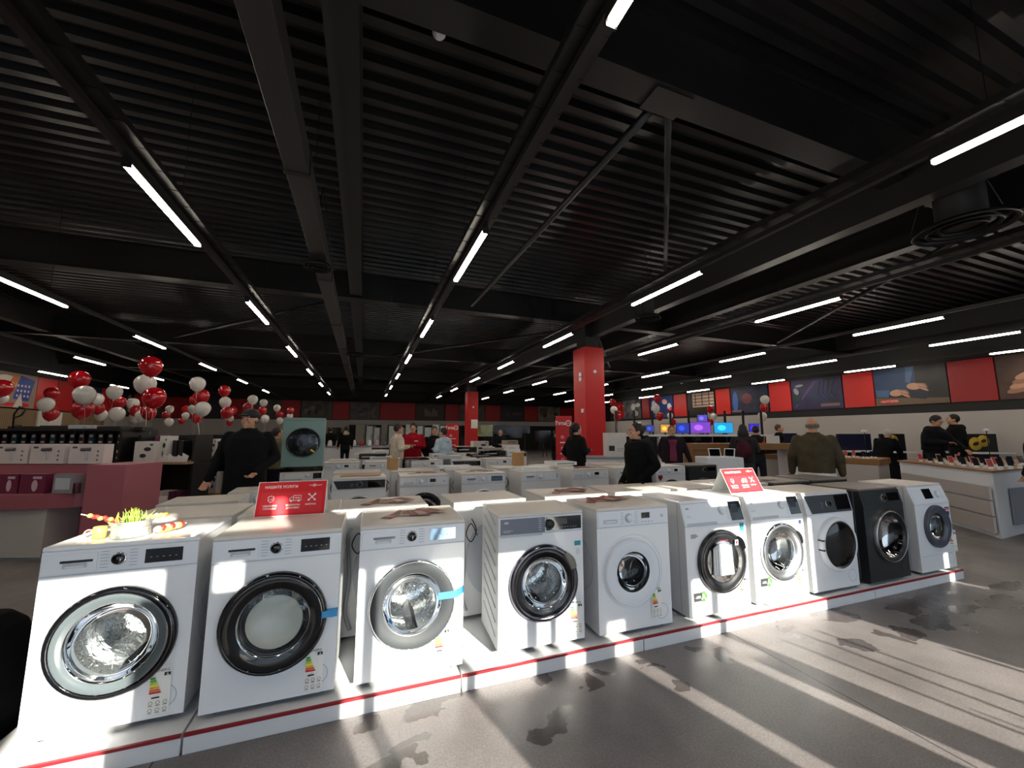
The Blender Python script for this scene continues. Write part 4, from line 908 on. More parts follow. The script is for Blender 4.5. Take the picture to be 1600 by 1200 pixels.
m = M(); m.poly([(.10, -.32, .30), (.17, -.32, .25), (.18, -.32, .27), (.12, -.32, .32)], mat('yellow_tag', '#d8c23a', .6)); m.build('yellow_tag', td)
td.scale = (1, 1, .94)
# ---------------------------------------------------------------- tent cards
def logo(m, x, z, s, y, mt=WPAPER, bg_=None):
    m.text('Техн', .9*s, mt, (x-1.05*s, y, z), align='RIGHT', bold=.02) if False else None
    m.text('Техн', .8*s, mt, (x-.75*s-.8*s, y, z), bold=.025); m.text('маркет', .8*s, mt, (x+.75*s+1.25*s, y, z), bold=.025)
    m.lathe([(.62*s, 0), (.78*s, 0)], (x, y, z), mt, 'y', 20, False); m.lathe([(.20*s, 0), (.36*s, 0)], (x, y, z), mt, 'y', 14, False)
    m.box((x, y, z), (1.3*s, .001, .12*s), mt)
def tent(loc, rz, W, H, spread, label):
    t = thing('tent_card', label, 'sign', loc, rz)
    a = math.atan2(spread, H)
    for nm, sgn in (('front_face', -1), ('back_face', 1)):
        m = M(); m.T = Matrix.Translation((0, 0, 0)) @ Matrix.Translation((0, sgn*spread, 0)) @ Matrix.Rotation(sgn*a, 4, 'X')
        L = math.hypot(H, spread); fr = sgn*.0015
        m.bb(-W/2, W/2, -.0015, .0015, 0, L, WPAPER)
        if sgn < 0:
            m.bb(-W/2+.004, W/2-.004, -.0022, 0, .003, L-.003, REDC); m.bb(-W*.44, W*.44, -.0028, 0, L*.07, L*.68, mat('red_print_band', '#e0303a', .35))
            y = -.0034
            m.text('НАШИТЕ УСЛУГИ', L*.105, WPAPER, (-W*.17, y, L*.84), bold=.02, sx=.95)
            logo(m, W*.31, L*.86, L*.06, y)
            def ring(pts, r=.0022):
                m.tube([(p[0], y, p[1]) for p in pts+[pts[0]]], r, WPAPER, 5)
            x, z = -W*.30, L*.49; ring([(x-.016, z+.014), (x, z+.021), (x+.016, z+.014), (x+.014, z-.008), (x, z-.022), (x-.014, z-.008)]); m.tube([(x-.007, y, z), (x-.001, y, z-.007), (x+.009, y, z+.006)], .002, WPAPER, 5)
            x, z = 0.02, L*.49; ring([(x-.012, z+.018), (x+.032, z+.018), (x+.032, z-.014), (x-.012, z-.014)]); ring([(x-.034, z-.014), (x-.032, z+.0), (x-.022, z+.008), (x-.012, z+.008), (x-.012, z-.014)])
            m.text('FREE', .014, WPAPER, (x+.010, y, z+.002), bold=.02)
            for q in (x-.024, x+.02): m.lathe([(0, -.001), (.007, -.001)], (q, y, z-.016), WPAPER, 'y', 12, False)
            x, z = W*.29, L*.51; m.tube([(x-.018, y, z-.018), (x+.018, y, z+.018)], .0035, WPAPER, 5); m.tube([(x+.018, y, z-.018), (x-.018, y, z+.018)], .0035, WPAPER, 5)
            for q in ((x-.018, z-.018), (x+.018, z+.018), (x+.018, z-.018), (x-.018, z+.018)): m.lathe([(0, -.001), (.0065, -.001)], (q[0], y, q[1]), WPAPER, 'y', 10, False)
            for cx, l1, l2 in ((-W*.30, 'УДЪЛЖЕНА', 'ГАРАНЦИЯ'), (.01, 'БЕЗПЛАТНА', 'ДОСТАВКА'), (W*.28, 'МОНТАЖ', '')):
                m.text(l1, L*.062, WPAPER, (cx, y, L*.30), bold=.03)
                if l2: m.text(l2, L*.062, WPAPER, (cx, y, L*.22), bold=.03)
        m.build(nm, t)
    return t
pa = PZ(452, 806, .937)
tent((pa.x+.005, pa.y+.08, .937), math.radians(-2), .40, .205, .075, 'larger red tent card of services on the second front washer')
pb = PZ(1166, 770, .937)
tent((pb.x+.02, pb.y+.1, .937), math.radians(0), .40, .20, .10, 'smaller red tent card farther right, on the washer in full sunlight')
# ---------------------------------------------------------------- bowl with martenitsa style sticks and flowers
pf = PZ(192, 842, .937); BX, BYY, BZ = pf.x, pf.y+.07, .936
t = thing('crystal_bowl', 'round cut glass bowl holding green sprigs on the leftmost front washer', 'bowl', (BX, BYY, BZ))
CRY = mat('cut_glass', '#c9cbc4', .15, .55, noise=.35, nscale=30, bump=1, bscale=60)
M().lathe([(0, .004), (.070, .004), (.078, 0), (.082, .008), (.075, .03), (.078, .06), (.088, .075), (.092, .080), (.086, .082), (.074, .062), (.070, .03), (.06, .012), (0, .012)], (0, 0, 0), CRY, 'z', 40).build('bowl_wall', t)
g = M(); rnd = random.Random(3)
for k in range(46):
    a = rnd.uniform(0, 6.28); r = rnd.uniform(0, .06); L = rnd.uniform(.02, .05); x, y = r*math.cos(a), r*math.sin(a)
    g.tube([(x, y, .05), (x*1.15, y*1.1, .075), (x*1.3+rnd.uniform(-.02, .02), y*1.3, .075+L)], [.0022, .003, .0008], mat('sprig_green', '#9cc04a', .6), 4)
o = g.build('green_sprigs', loc=(BX, BYY, BZ+.012)); tag(o, 'tuft of light green sprigs standing in the glass bowl', 'greenery', kind='stuff')
def stick(a, b, cols, label, r=.012, n=9):
    t = thing('decorated_stick', label, 'decoration', a); a = Vector(a); b = Vector(b)-a
    M().cyl((0, 0, 0), b, .003, mat('pale_wood_stick', '#e8dcc0', .6), n=6).build('stick', t)
    m = M()
    for k in range(n):
        p = b*(.12+.75*k/n); m.sph((p.x, p.y+.004*math.sin(k*2), p.z+.003*math.cos(k*3)), (r, r*.9, r*.9), cols[k % len(cols)], 8, 6)
    m.build('bead_wrap', t)
rd_, yl, pk, wh = mat('bead_red', '#d8342c', .5), mat('bead_yellow', '#e8c860', .5), mat('bead_pink', '#e0a090', .5), WPAPER
stick((BX-.03, BYY-.02, BZ+.075), (BX-.19, BYY-.03, BZ+.125), [rd_, rd_, yl], 'stick wrapped in red beads lying over the left rim of the glass bowl')
stick((BX+.03, BYY+.01, BZ+.085), (BX+.15, BYY+.05, BZ+.09), [yl, wh, yl], 'stick with pale yellow beads over the right rim of the glass bowl')
stick((BX+.10, BYY-.02, BZ+.02), (BX+.20, BYY+.09, BZ+.03), [pk, yl, rd_, yl], 'thick pink and yellow beaded stick lying right of the glass bowl', .02, 11)
o = M().lathe([(.0, 0), (.025, .002), (.028, .045), (.024, .058), (0, .06)], (0, 0, 0), yl, 'z', 16).build('yellow_ornament', loc=(BX-.115, BYY-.02, BZ+.002)); tag(o, 'small yellow ornament left of the glass bowl', 'ornament')
o = M().tube([(.02*math.cos(k*.6), 0, .022+.02*math.sin(k*.6)) for k in range(11)], .004, pk, 6).build('pink_ring', loc=(BX-.16, BYY-.01, BZ+.002)); tag(o, 'small pink ring standing left of the yellow ornament', 'ornament')
# leaflets on lids
LEAF = [mat('leaflet_brown', '#6e4038', .4), mat('leaflet_red', '#9a4034', .4), mat('leaflet_pale', '#b89888', .4), mat('leaflet_dark', '#4c2a28', .4)]
def leaflets(x, y, n, wd, label, z=.937, a0=-.6):
    for k in range(n):
        a = a0+1.2*k/max(1, n-1); m = M(); m.bb(-.035, .035, -.09, .09, 0, .0015, LEAF[k % 4]); m.bb(-.028, .028, -.05, .06, .0014, .0019, LEAF[(k+2) % 4])
        o = m.build('leaflet', loc=(x-wd/2+wd*k/(n-1), y+.02*((k*3) % 4), z+.0016*k), rz=a); tag(o, label, 'leaflet', 'leaflets '+label[-30:])
leaflets(.33, 2.68, 7, .26, 'brown and red leaflet fanned on the lid of the blue taped front washer', .9365)
leaflets(1.80, 2.70, 7, .26, 'red brown leaflet fanned on the lid of the small porthole front washer', .9365)
leaflets(.20, 3.2, 6, .24, 'leaflet fanned on the turned away machine behind the blue taped washer', .937)
leaflets(1.75, 3.2, 6, .24, 'reddish leaflet fanned on the turned away machine behind the small porthole washer', .937)
leaflets(4.1, 3.2, 5, .3, 'pale pinkish leaflet on the black lid right of the smaller tent card', .937)
# pale papers, cartons and small appliances among the far rows
def boxy(name, label, cat, u0, u1, v0, v1, G, D, m1_, art=None, group=None, rz=None, bev=.004):
    """box whose front spans the photo rectangle at level distance G"""
    a = P(u0, v1, G); b = P(u1, v1, G); top = P((u0+u1)/2, v0, G); c = (a+b)/2; wd = (b-a).length*.97; h = top.z-c.z
    rz = -YAW+math.atan2(b.y-a.y, b.x-a.x)+YAW if rz is None else rz
    m = M(); m.bb(-wd/2, wd/2, 0, D, 0, h, m1_)
    if art: art(m, wd, h)
    o = m.build(name, loc=c, rz=rz, bevel=bev); tag(o, label, cat, group); return o, wd, h

for i, (x, y, w_, d_, h, mt, lb) in enumerate((
    (.2, 8.5, .5, .3, .10, BLACKG, 'black glass fronted hob box at the left end of the far white machines'), (.95, 7.95, .5, .4, .03, BLACKG, 'flat black hob lying on a nearer far machine'), (1.65, 8.0, .45, .3, .06, LGREY, 'grey tray on a nearer far machine'),
    (2.75, 8.6, .55, .3, .12, BLACKG, 'black oven front standing on a far machine right of the middle'), (3.2, 8.5, .3, .25, .16, WHITE, 'small white carton at the right end of the far white machines'), (.5, 10.4, .5, .3, .10, WHITE, 'white slab at the feet of the cream fleece'),
    (2.6, 10.5, .55, .3, .14, BLACKG, 'black panel right of the light blue hoodie'), (3.4, 10.5, .5, .3, .10, mat('beige_oven', '#a49a8c', .5), 'beige slab below the microwave'), (3.95, 10.6, .4, .3, .18, WHITE, 'white carton left of the tall red stand'),
    (1.3, 5.95, .5, .3, .03, WHITE, 'white sheet on the machines behind the mirror display one'), (.0, 5.3, .45, .3, .012, LEAF[2], 'pinkish sheet on the lid of the black banded machine'), (2.3, 5.3, .45, .25, .04, WHITE, 'white tray on the faint print machine'))):
    m = M(); m.bb(-w_/2, w_/2, -d_/2, d_/2, 0, h, mt); m.bb(-w_*.4, w_*.1, -d_/2-.001, -d_/2, h*.4, h*.6, LGREY)
    o = m.build('flat_box', loc=(x, y, .937), rz=.05*((i*3) % 5-2), bevel=.003); tag(o, lb, 'box')
leaflets(3.12, 5.25, 5, .24, 'leaflet on the lid of the twin display machine left of the woman in black', .937)
leaflets(1.5, 5.28, 5, .26, 'reddish leaflet on the lid of the mirror display machine', .937)
leaflets(.74, 5.3, 4, .24, 'brown leaflet on the lid of the big black door machine', .937)
# ---------------------------------------------------------------- people
def voxmesh(m, size, it=4, fac=.5):
    me = bpy.data.meshes.new('v'); me.from_pydata(m.v, [], m.f); me.update()
    o = bpy.data.objects.new('v', me); COL.objects.link(o)
    r = o.modifiers.new('r', 'REMESH'); r.mode = 'VOXEL'; r.voxel_size = size; r.use_smooth_shade = True
    s = o.modifiers.new('s', 'SMOOTH'); s.factor = fac; s.iterations = it
    out = bpy.data.meshes.new_from_object(o.evaluated_get(bpy.context.evaluated_depsgraph_get()))
    bpy.data.objects.remove(o)
    out.polygons.foreach_set('use_smooth', [True]*len(out.polygons)); return out
def cap(m, a, b, ra, rb, n=12):
    a = Vector(a); b = Vector(b); m.tube([a, a.lerp(b, .5), b], [ra, (ra+rb)/2, rb], None, n); m.sph(a, ra, None, 12, 8); m.sph(b, rb, None, 12, 8)
def rings(m, L, n=20):          # stacked ellipses (cx,cy,z,rx,ry)
    vs = []
    for cx, cy, z, rx, ry in L:
        for k in range(n):
            t = 2*PI*k/n; c, s = math.cos(t), math.sin(t); e = .82
            vs.append((cx+rx*math.copysign(abs(c)**e, c), cy+ry*math.copysign(abs(s)**e, s), z))
    q = len(L); fs = [(i*n+k, i*n+(k+1) % n, (i+1)*n+(k+1) % n, (i+1)*n+k) for i in range(q-1) for k in range(n)]
    fs += [tuple(range(n))[::-1], tuple(range((q-1)*n, q*n))]
    m.add(vs, fs, None)
ARMS = {'down': ((.25, .03, 1.15), (.265, -.05, .90)), 'pocket': ((.262, .09, 1.16), (.18, -.10, .96)), 'front': ((.25, .0, 1.17), (.075, -.25, 1.20)),
        'phone': ((.24, -.08, 1.19), (.08, -.26, 1.33)), 'reach': ((.24, -.16, 1.20), (.17, -.38, 1.08)), 'away': ((.265, .05, 1.16), (.33, -.03, .92)), 'belly': ((.265, .03, 1.16), (.13, -.20, 1.0)), 'back': ((.27, .12, 1.17), (.12, .20, 1.0))}
SKN = mat('skin', '#c08e74', .55); SKND = mat('skin_dim', '#a87a62', .55)
def fabric(h, r=.8): return mat('fabric_'+h.strip('#'), h, r, noise=.22, nscale=9, bump=.5, bscale=14, spec=.12)
def person(label, x, y, H=1.72, face=0, arms=('down', 'down'), jacket='#1b1e22', trousers='#17181b', hair='#17120f', vox=.012, turn=0, pitch=0, lean=0, coat=.92, wide=1.0, hairstyle='short', extra=None, skin=None, z=0, shoes='#141414', collar=True):
    s = H/1.72; skin = skin or SKN; fine = vox < .01
    def lz(p):                          # lean of the upper body
        p = Vector(p)
        if lean and p.z > .92: q = Matrix.Rotation(lean, 3, 'X') @ (p-Vector((0, 0, .92))); p = q+Vector((0, 0, .92))
        return p
    HC = lz((0, -.02, 1.605)); NK = lz((0, .01, 1.47))
    Rh = Matrix.Translation(HC) @ Matrix.Rotation(turn, 4, 'Z') @ Matrix.Rotation(lean*.6+pitch, 4, 'X')
    b = M(); cap(b, lz((0, .015, 1.40)), HC+Vector((0, .02, -.05)), .058, .052)
    def torso(m, infl, zlo, zhi=1.46):
        L = []
        for z_, rx, ry, cy in ((.80, .165, .115, .0), (.90, .172, .12, .0), (1.0, .158, .112, 0), (1.1, .155, .112, 0), (1.2, .168, .118, 0), (1.3, .182, .122, .0), (1.38, .182, .115, .01), (1.43, .150, .09, .015), (1.47, .08, .065, .015)):
            if z_ < zlo or z_ > zhi: continue
            p = lz((0, cy, z_)); L.append((p.x, p.y, p.z, (rx*wide+infl), (ry*wide+infl)))
        rings(m, L)
    torso(b, -.01, .8)
    b.T = Rh                           # head
    b.sph((0, .012, .018), (.074, .094, .100), None, 20, 14); b.sph((0, -.028, -.050), (.056, .060, .062), None, 16, 12); b.sph((0, -.070, -.088), (.022, .020, .018), None, 10, 8)
    b.tube([(0, -.083, .022), (0, -.098, -.005), (0, -.110, -.026), (0, -.088, -.034)], [.008, .010, .014, .010], None, 8)
    b.sph((0, -.078, .038), (.055, .014, .011), None, 12, 8)
    for q in (-1, 1): b.sph((q*.076, .012, -.008), (.010, .019, .030), None, 10, 8); b.sph((q*.038, -.058, -.028), (.024, .024, .022), None, 10, 8)
    b.tube([(-.022, -.083, -.060), (0, -.090, -.056), (.022, -.083, -.060)], [.005, .007, .005], None, 6); b.tube([(-.018, -.082, -.068), (0, -.089, -.069), (.018, -.082, -.068)], [.005, .008, .005], None, 6)
    b.T = Matrix()
    for q, an in ((-1, arms[0]), (1, arms[1])):
        e_, w_ = [lz((q*p[0]*wide, p[1], p[2])) for p in ARMS[an]]; sh = lz((q*.175*wide, .01, 1.405))
        cap(b, sh, e_, .045, .038); cap(b, e_, w_, .038, .026)
        d = (w_-e_).normalized(); up = Vector((0, 0, 1)) if abs(d.z) < .7 else Vector((0, -1, 0))
        sd = d.cross(up).normalized(); cu = d.cross(sd).normalized()
        if cu.dot(Vector((-q*1.0, -.2, -.4))) < 0: cu = -cu
        pc = w_+d*.05
        for k in range(-1, 2): cap(b, w_+sd*.012*k, w_+d*.082+sd*.026*k, .016, .015, 8)
        for k in range(4):
            o_ = sd*(-.031+.021*k); L = (.066, .078, .072, .056)[k]; b0 = w_+d*.085+o_
            b1 = b0+(d*.85+cu*.5).normalized()*L*.5; b2 = b1+(d*.35+cu*.9).normalized()*L*.45
            cap(b, b0, b1, .0095, .0088, 8); cap(b, b1, b2, .0088, .0075, 8)
        t0 = w_+d*.03-sd*.034; t1 = t0+(d*.7-sd*.7+cu*.3).normalized()*.035; cap(b, t0, t1, .012, .0105, 8); cap(b, t1, t1+(d*.9+cu*.5).normalized()*.028, .0105, .0085, 8)
    for q in (-1, 1):
        cap(b, (q*.085, 0, .90), (q*.095, -.01, .49), .075, .050); cap(b, (q*.095, -.01, .49), (q*.10, .02, .08), .048, .034); b.sph((q*.10, -.04, .05), (.040, .10, .04), None)
    me = voxmesh(b, vox, 3); me.materials.append(skin)
    root = bpy.data.objects.new('person', me); COL.objects.link(root); tag(root, label, 'person')
    def child(m, name, mt, v=vox*1.25, it=5):
        mm = voxmesh(m, v, it); mm.materials.append(mt); o = bpy.data.objects.new(name, mm); COL.objects.link(o); o.parent = root; return o
    # jacket
    j = M(); zlo = coat
    L = [(z_, rx, ry) for z_, rx, ry in ((.62, .215, .165), (.72, .212, .16), (.80, .205, .155), (.90, .20, .15), (1.0, .195, .15), (1.1, .195, .15), (1.2, .205, .155), (1.3, .214, .155), (1.38, .205, .142), (1.43, .165, .11), (1.475, .10, .085)) if z_ >= zlo]
    LL = []
    for z_, rx, ry in L:
        p = lz((0, .005, z_)); LL.append((p.x, p.y, p.z, rx*wide, ry*wide))
    rings(j, LL)
    for q, an in ((-1, arms[0]), (1, arms[1])):
        e_, w_ = [lz((q*p[0]*wide, p[1], p[2])) for p in ARMS[an]]; sh = lz((q*.178*wide, .01, 1.40))
        cap(j, sh, e_, .072, .064); cap(j, e_, w_-(w_-e_).normalized()*.01, .064, .046)
        if an == 'pocket': cap(j, w_, w_+(w_-e_).normalized()*.1, .05, .055)
    if collar:
        n_ = lz((0, .0, 1.475)); j.lathe([(.085, -.03), (.088, .03), (.070, .035), (.066, -.03)], n_, None, 'z', 20, closed=True)
    child(j, 'jacket', fabric(jacket))
    tr = M(); rings(tr, [(0, 0, .76, .175*wide, .13*wide), (0, 0, .85, .183*wide, .135*wide), (0, 0, .95, .178*wide, .13*wide), (0, 0, 1.0, .165*wide, .125*wide)])
    for q in (-1, 1): cap(tr, (q*.088, 0, .86), (q*.097, -.01, .49), .096, .070); cap(tr, (q*.097, -.01, .49), (q*.10, .02, .10), .070, .056)
    child(tr, 'trousers', fabric(trousers))
    sh_ = M()
    for q in (-1, 1): sh_.sph((q*.10, -.045, .045), (.050, .125, .045), None); cap(sh_, (q*.10, .03, .06), (q*.10, .02, .11), .048, .045); sh_.box((q*.10, -.04, .012), (.09, .24, .024), None)
    child(sh_, 'shoes', mat('shoe_'+shoes.strip('#'), shoes, .5))
    hm = mat('hair_'+hair.strip('#'), hair, .6, noise=.3, nscale=40)
    hr = M(); hr.T = Rh
    if hairstyle != 'cap' and hairstyle != 'bald': hr.sph((0, .028, .030), (.084, .096, .106), None, 20, 14)
    if hairstyle == 'bald':
        for k in range(13):
            a = -.5+k*(PI+1.0)/12; hr.sph((.074*math.cos(a), .02+.084*math.sin(a), -.005), (.017, .017, .034), None, 8, 6)
    if hairstyle in ('bun',): hr.sph((0, .125, .055), (.042, .042, .042), None); hr.sph((0, .09, .03), (.05, .05, .06), None)
    if hairstyle == 'pony': hr.tube([(0, .11, .05), (0, .15, .03), (0, .155, -.05), (0, .13, -.16), (0, .12, -.25)], [.03, .035, .036, .03, .012], None, 10)
    if hairstyle == 'long': hr.sph((0, .06, -.06), (.088, .075, .13), None); hr.tube([(.07, .02, .0), (.082, .03, -.10), (.075, .05, -.2)], [.03, .034, .02], None, 8); hr.tube([(-.07, .02, .0), (-.082, .03, -.10), (-.075, .05, -.2)], [.03, .034, .02], None, 8)
    if hairstyle == 'cap':
        for k in range(11):
            a = -.2+k*(PI+.4)/10; hr.sph((.072*math.cos(a), .02+.080*math.sin(a), -.02), (.014, .014, .026), None, 8, 6)
    if hr.v: child(hr, 'hair', hm, vox, 2)
    if hairstyle == 'cap':
        c_ = M(); c_.T = Rh; c_.sph((0, .012, .058), (.087, .106, .078), None, 20, 12); c_.sph((0, -.10, .050), (.066, .065, .010), None, 16, 8); child(c_, 'flat_cap', mat('cap_dark', '#15171b', .7), vox*.9, 2)
    # eyes and brows
    for q in (-1, 1):
        e = M(); e.T = Rh; e.sph((q*.031, -.0745, .008), (.0135, .010, .0075), mat('eye_white', '#cfc8c0', .3), 12, 8); e.sph((q*.031, -.083, .008), (.0062, .0035, .0062), mat('eye_dark', '#1c1410', .2), 10, 6)
        e.build('eye', root)
        e = M(); e.T = Rh; e.tube([(q*.014, -.088, .030), (q*.032, -.089, .036), (q*.050, -.078, .030)], [.003, .0042, .002], hm, 6); e.build('eyebrow', root)
    if extra: extra(root, Rh, lz, child, wide)
    root.location = (x, y, z); root.rotation_euler = (0, 0, face); root.scale = (s, s, s)
    return root
def pers(u, vtop, G, label, face_deg, H=None, **k):
    """placed by the pixel of the head top and the level distance; face 0 looks towards the shop front"""
    p = P(u, vtop, G)
    if H is None: H = p.z
    return person(label, p.x, p.y, H, math.radians(face_deg)-math.atan2(p.x, p.y), **k)
def fur_hood(root, Rh, lz, child, wide):
    f = M(); rnd = random.Random(4); c = lz((0, .03, 1.475))
    for k in range(26):
        a = 2*PI*k/26; f.sph((c.x+.112*math.cos(a), c.y+.095*math.sin(a)+.01, c.z+.012+.035*math.sin(a)+rnd.uniform(-.012, .012)), rnd.uniform(.032, .045), None, 8, 6)
    for k in range(10): f.sph((rnd.uniform(-.09, .09), c.y+.12, c.z-.02-.01*k), .045, None, 8, 6)
    child(f, 'hood', mat('hood_black', '#0d0d0f', .9, bump=1, bscale=60), .009, 1)
def hairclip(root, Rh, lz, child, wide):
    fur_hood(root, Rh, lz, child, wide); e = M(); e.T = Rh; e.sph((.045, .04, .128), (.016, .028, .010), WPAPER, 12, 8); e.build('hair_clip', root)
def backpack(col, strap=True, zz=1.18):
    def f(root, Rh, lz, child, wide):
        e = M(); c = lz((0, .21, zz)); e.sph(c, (.15, .10, .21), None, 16, 12); child(e, 'backpack', fabric(col))
        e = M()
        for q in (-1, 1): e.tube([lz((q*.12, .16, 1.36)), lz((q*.13, .02, 1.46)), lz((q*.13, -.14, 1.35)), lz((q*.13, -.13, 1.10)), lz((q*.14, .12, .98))], .016, fabric(col), 6)
        e.build('strap', root)
    return f
def crossbag(root, Rh, lz, child, wide):
    e = M(); e.tube([lz((-.13, .02, 1.47)), lz((.0, .16, 1.25)), lz((.17, .13, 1.0))], .014, BLACKP, 6); e.tube([lz((-.13, .02, 1.47)), lz((0, -.16, 1.25)), lz((.18, -.1, 1.0))], .014, BLACKP, 6); e.sph((.20, .08, .93), (.06, .13, .11), BLACKP, 14, 10); e.build('shoulder_bag', root)
def hoodie(col):
    def f(root, Rh, lz, child, wide):
        e = M(); c = lz((0, .10, 1.42)); e.sph(c, (.13, .07, .085), None, 14, 10); child(e, 'hood', fabric(col))
    return f
def zipper(root, Rh, lz, child, wide):
    e = M(); e.bb(-.004, .004, -.165*wide, -.15*wide, .95, 1.40, STEELD); e.build('zip', root)
def name_badge(root, Rh, lz, child, wide):
    e = M(); e.bb(.05, .13, -.166, -.15, 1.29, 1.31, WPAPER); e.build('chest_print', root)
def vest_open(col):
    def f(root, Rh, lz, child, wide):
        e = M(); rings(e, [(0, -.045, z_, .115, .130) for z_ in (.94, 1.05, 1.15, 1.25, 1.33, 1.42)]); child(e, 'shirt', fabric(col))
    return f
def whitehem(root, Rh, lz, child, wide):
    e = M(); rings(e, [(0, 0, .845, .205*wide, .155*wide), (0, 0, .90, .207*wide, .157*wide), (0, 0, .95, .19*wide, .15*wide)]); child(e, 'white_shirt_hem', fabric('#d8d8d6'))
pers(392, 641, 4.75, 'older person in a dark flat cap and long black jacket walking at the left', -12, arms=('away', 'belly'), jacket='#0f1114', trousers='#0c0d0f', hair='#4a4442', hairstyle='cap', vox=.0075, turn=-.35, coat=.72, wide=1.08)
pers(994, 662, 5.05, 'person with tied dark hair in a black hooded coat looking left, centre right', -48, arms=('pocket', 'pocket'), jacket='#0c0d10', trousers='#0c0c0e', hair='#120e0d', hairstyle='bun', vox=.0075, coat=.80, wide=.95, extra=hairclip, turn=-.25)
pers(900, 662, 7.4, 'person in black with a ponytail facing away beside the near red column', 128, arms=('front', 'pocket'), jacket='#121315', trousers='#101012', hair='#0e0b0c', hairstyle='pony', vox=.011, coat=.80, wide=1.05)
pers(1268, 653, 5.75, 'balding person in an olive brown leather jacket seen from behind', 180, arms=('down', 'down'), jacket='#4a4234', trousers='#3e434b', hair='#6b6058', hairstyle='bald', vox=.009, coat=.90, wide=1.12, extra=whitehem)
pers(622, 663, 8.85, 'person in a cream fleece with a black shoulder bag, leftmost of the group of four', 105, arms=('front', 'front'), jacket='#c8bcac', trousers='#17181b', hair='#16110f', vox=.013, coat=.85, extra=crossbag, hairstyle='short')
pers(646, 662, 9.45, 'person in a red jacket holding a phone in the group of four', -5, arms=('front', 'front'), jacket='#a3182a', trousers='#17181b', hair='#3a2c22', vox=.013, pitch=.35, coat=.88, wide=1.1, extra=name_badge)
pers(679, 667, 9.6, 'person in an open black jacket over dark red shirt in the group of four', 5, arms=('pocket', 'down'), jacket='#14151a', trousers='#101114', hair='#4c4440', vox=.013, pitch=.25, coat=.85, wide=1.1, extra=vest_open('#3a1a20'))
pers(693, 669, 9.0, 'person in a light blue hoodie facing away, rightmost of the group of four', -135, arms=('front', 'front'), jacket='#a9bccb', trousers='#2a2c33', hair='#101012', vox=.013, coat=.80, extra=hoodie('#a9bccb'), turn=.3)
pers(433, 668, 7.2, 'person in an olive jacket turned away between the flat cap walker and the green dryer', 120, arms=('front', 'front'), jacket='#6b6350', trousers='#1e1a2a', hair='#2c221c', vox=.013, coat=.85)
pers(517, 668, 17, 'distant person in black just right of the green dryer', 170, arms=('down', 'front'), jacket='#101012', vox=.02)
pers(541, 666, 16, 'distant person in black with a beige hood seen from behind', 190, arms=('down', 'down'), jacket='#0f1012', vox=.02, extra=hoodie('#b8a890'))
pers(782, 672, 13, 'balding person in dark clothes sitting low between the two red columns', 0, H=1.55, arms=('front', 'front'), jacket='#14171f', hairstyle='bald', hair='#3a3028', vox=.017)
pers(868, 676, 12.5, 'person in black with bare forearm left of the tall red stand', 60, H=1.52, arms=('reach', 'reach'), jacket='#0e0e10', vox=.017)
pers(1049, 666, 8.3, 'person in a dark open jacket over a plum sweater, right of the woman in black', 5, arms=('pocket', 'away'), jacket='#231a20', trousers='#121214', hair='#7a5a3c', vox=.012, coat=.86, wide=1.1, extra=vest_open('#74324e'))
pers(1160, 664, 8.2, 'person with a dark hood and a dark red backpack seen from behind', 178, arms=('front', 'front'), jacket='#2e2c30', trousers='#34383f', hair='#120f10', vox=.012, extra=backpack('#46202a'), hairstyle='long', coat=.88)
pers(1180, 666, 9.75, 'person in dark brown leaning beside the one with the backpack', 170, arms=('front', 'down'), jacket='#221d1c', trousers='#2c3038', hair='#181214', vox=.013, hairstyle='short')
pers(1216, 664, 11.5, 'person in black turned right behind the leather jacket', 80, arms=('front', 'front'), jacket='#101013', hair='#4a2c20', vox=.016)
pers(1372, 672, 9.3, 'person in black bending over the phone table right of the leather jacket', 150, H=1.62, arms=('reach', 'reach'), jacket='#0c0d10', vox=.014, lean=.5, hair='#b8b0a8')
pers(1452, 650, 8.9, 'bearded person in a black puffer jacket looking down at the phones', 60, arms=('front', 'reach'), jacket='#15151a', hair='#14100e', vox=.010, pitch=.5, wide=1.12, extra=hoodie('#15151a'), lean=.12)
pers(1489, 648, 9.9, 'person in a black hooded top looking left behind the phone counter', -75, arms=('front', 'down'), jacket='#0d0e10', hair='#14100e', vox=.012, extra=hoodie('#0d0e10'))
pers(1622, 655, 5.3, 'person in black cut off by the right picture edge, only arm and hand showing', -60, arms=('away', 'away'), jacket='#101013', vox=.012)
# ---------------------------------------------------------------- balloons
BR_ = mat('balloon_red', '#b4101c', .12, coat=.6); BW_ = mat('balloon_white', '#d8d2cc', .2, coat=.4)
RIB = mat('ribbon_pale', '#cfc8c0', .6)
def make_balloon(mt):
    t = thing('balloon', 'x', 'balloon'); R = .14
    m = M(); prof = []
    for k in range(15):
        a = PI*k/14; r = R*math.sin(a); z = R*math.cos(a)
        if z < 0: z *= 1.28; r *= 1-.10*(k-7)/7
        prof.append((max(r, .004), z))
    m.lathe(prof, (0, 0, 0), mt, 'z', 22); m.cyl((0, 0, -R*1.26), (0, 0, -R*1.38), .006, mt, .016, n=10); m.build('balloon_skin', t)
    m = M(); m.tube([(0, 0, -R*1.35), (.01, .0, -.35), (-.01, .01, -.6), (0, 0, -.8)], .0014, RIB, 5); m.build('ribbon', t)
    return t
BP = {'r': make_balloon(BR_), 'w': make_balloon(BW_)}; BUSED = {}
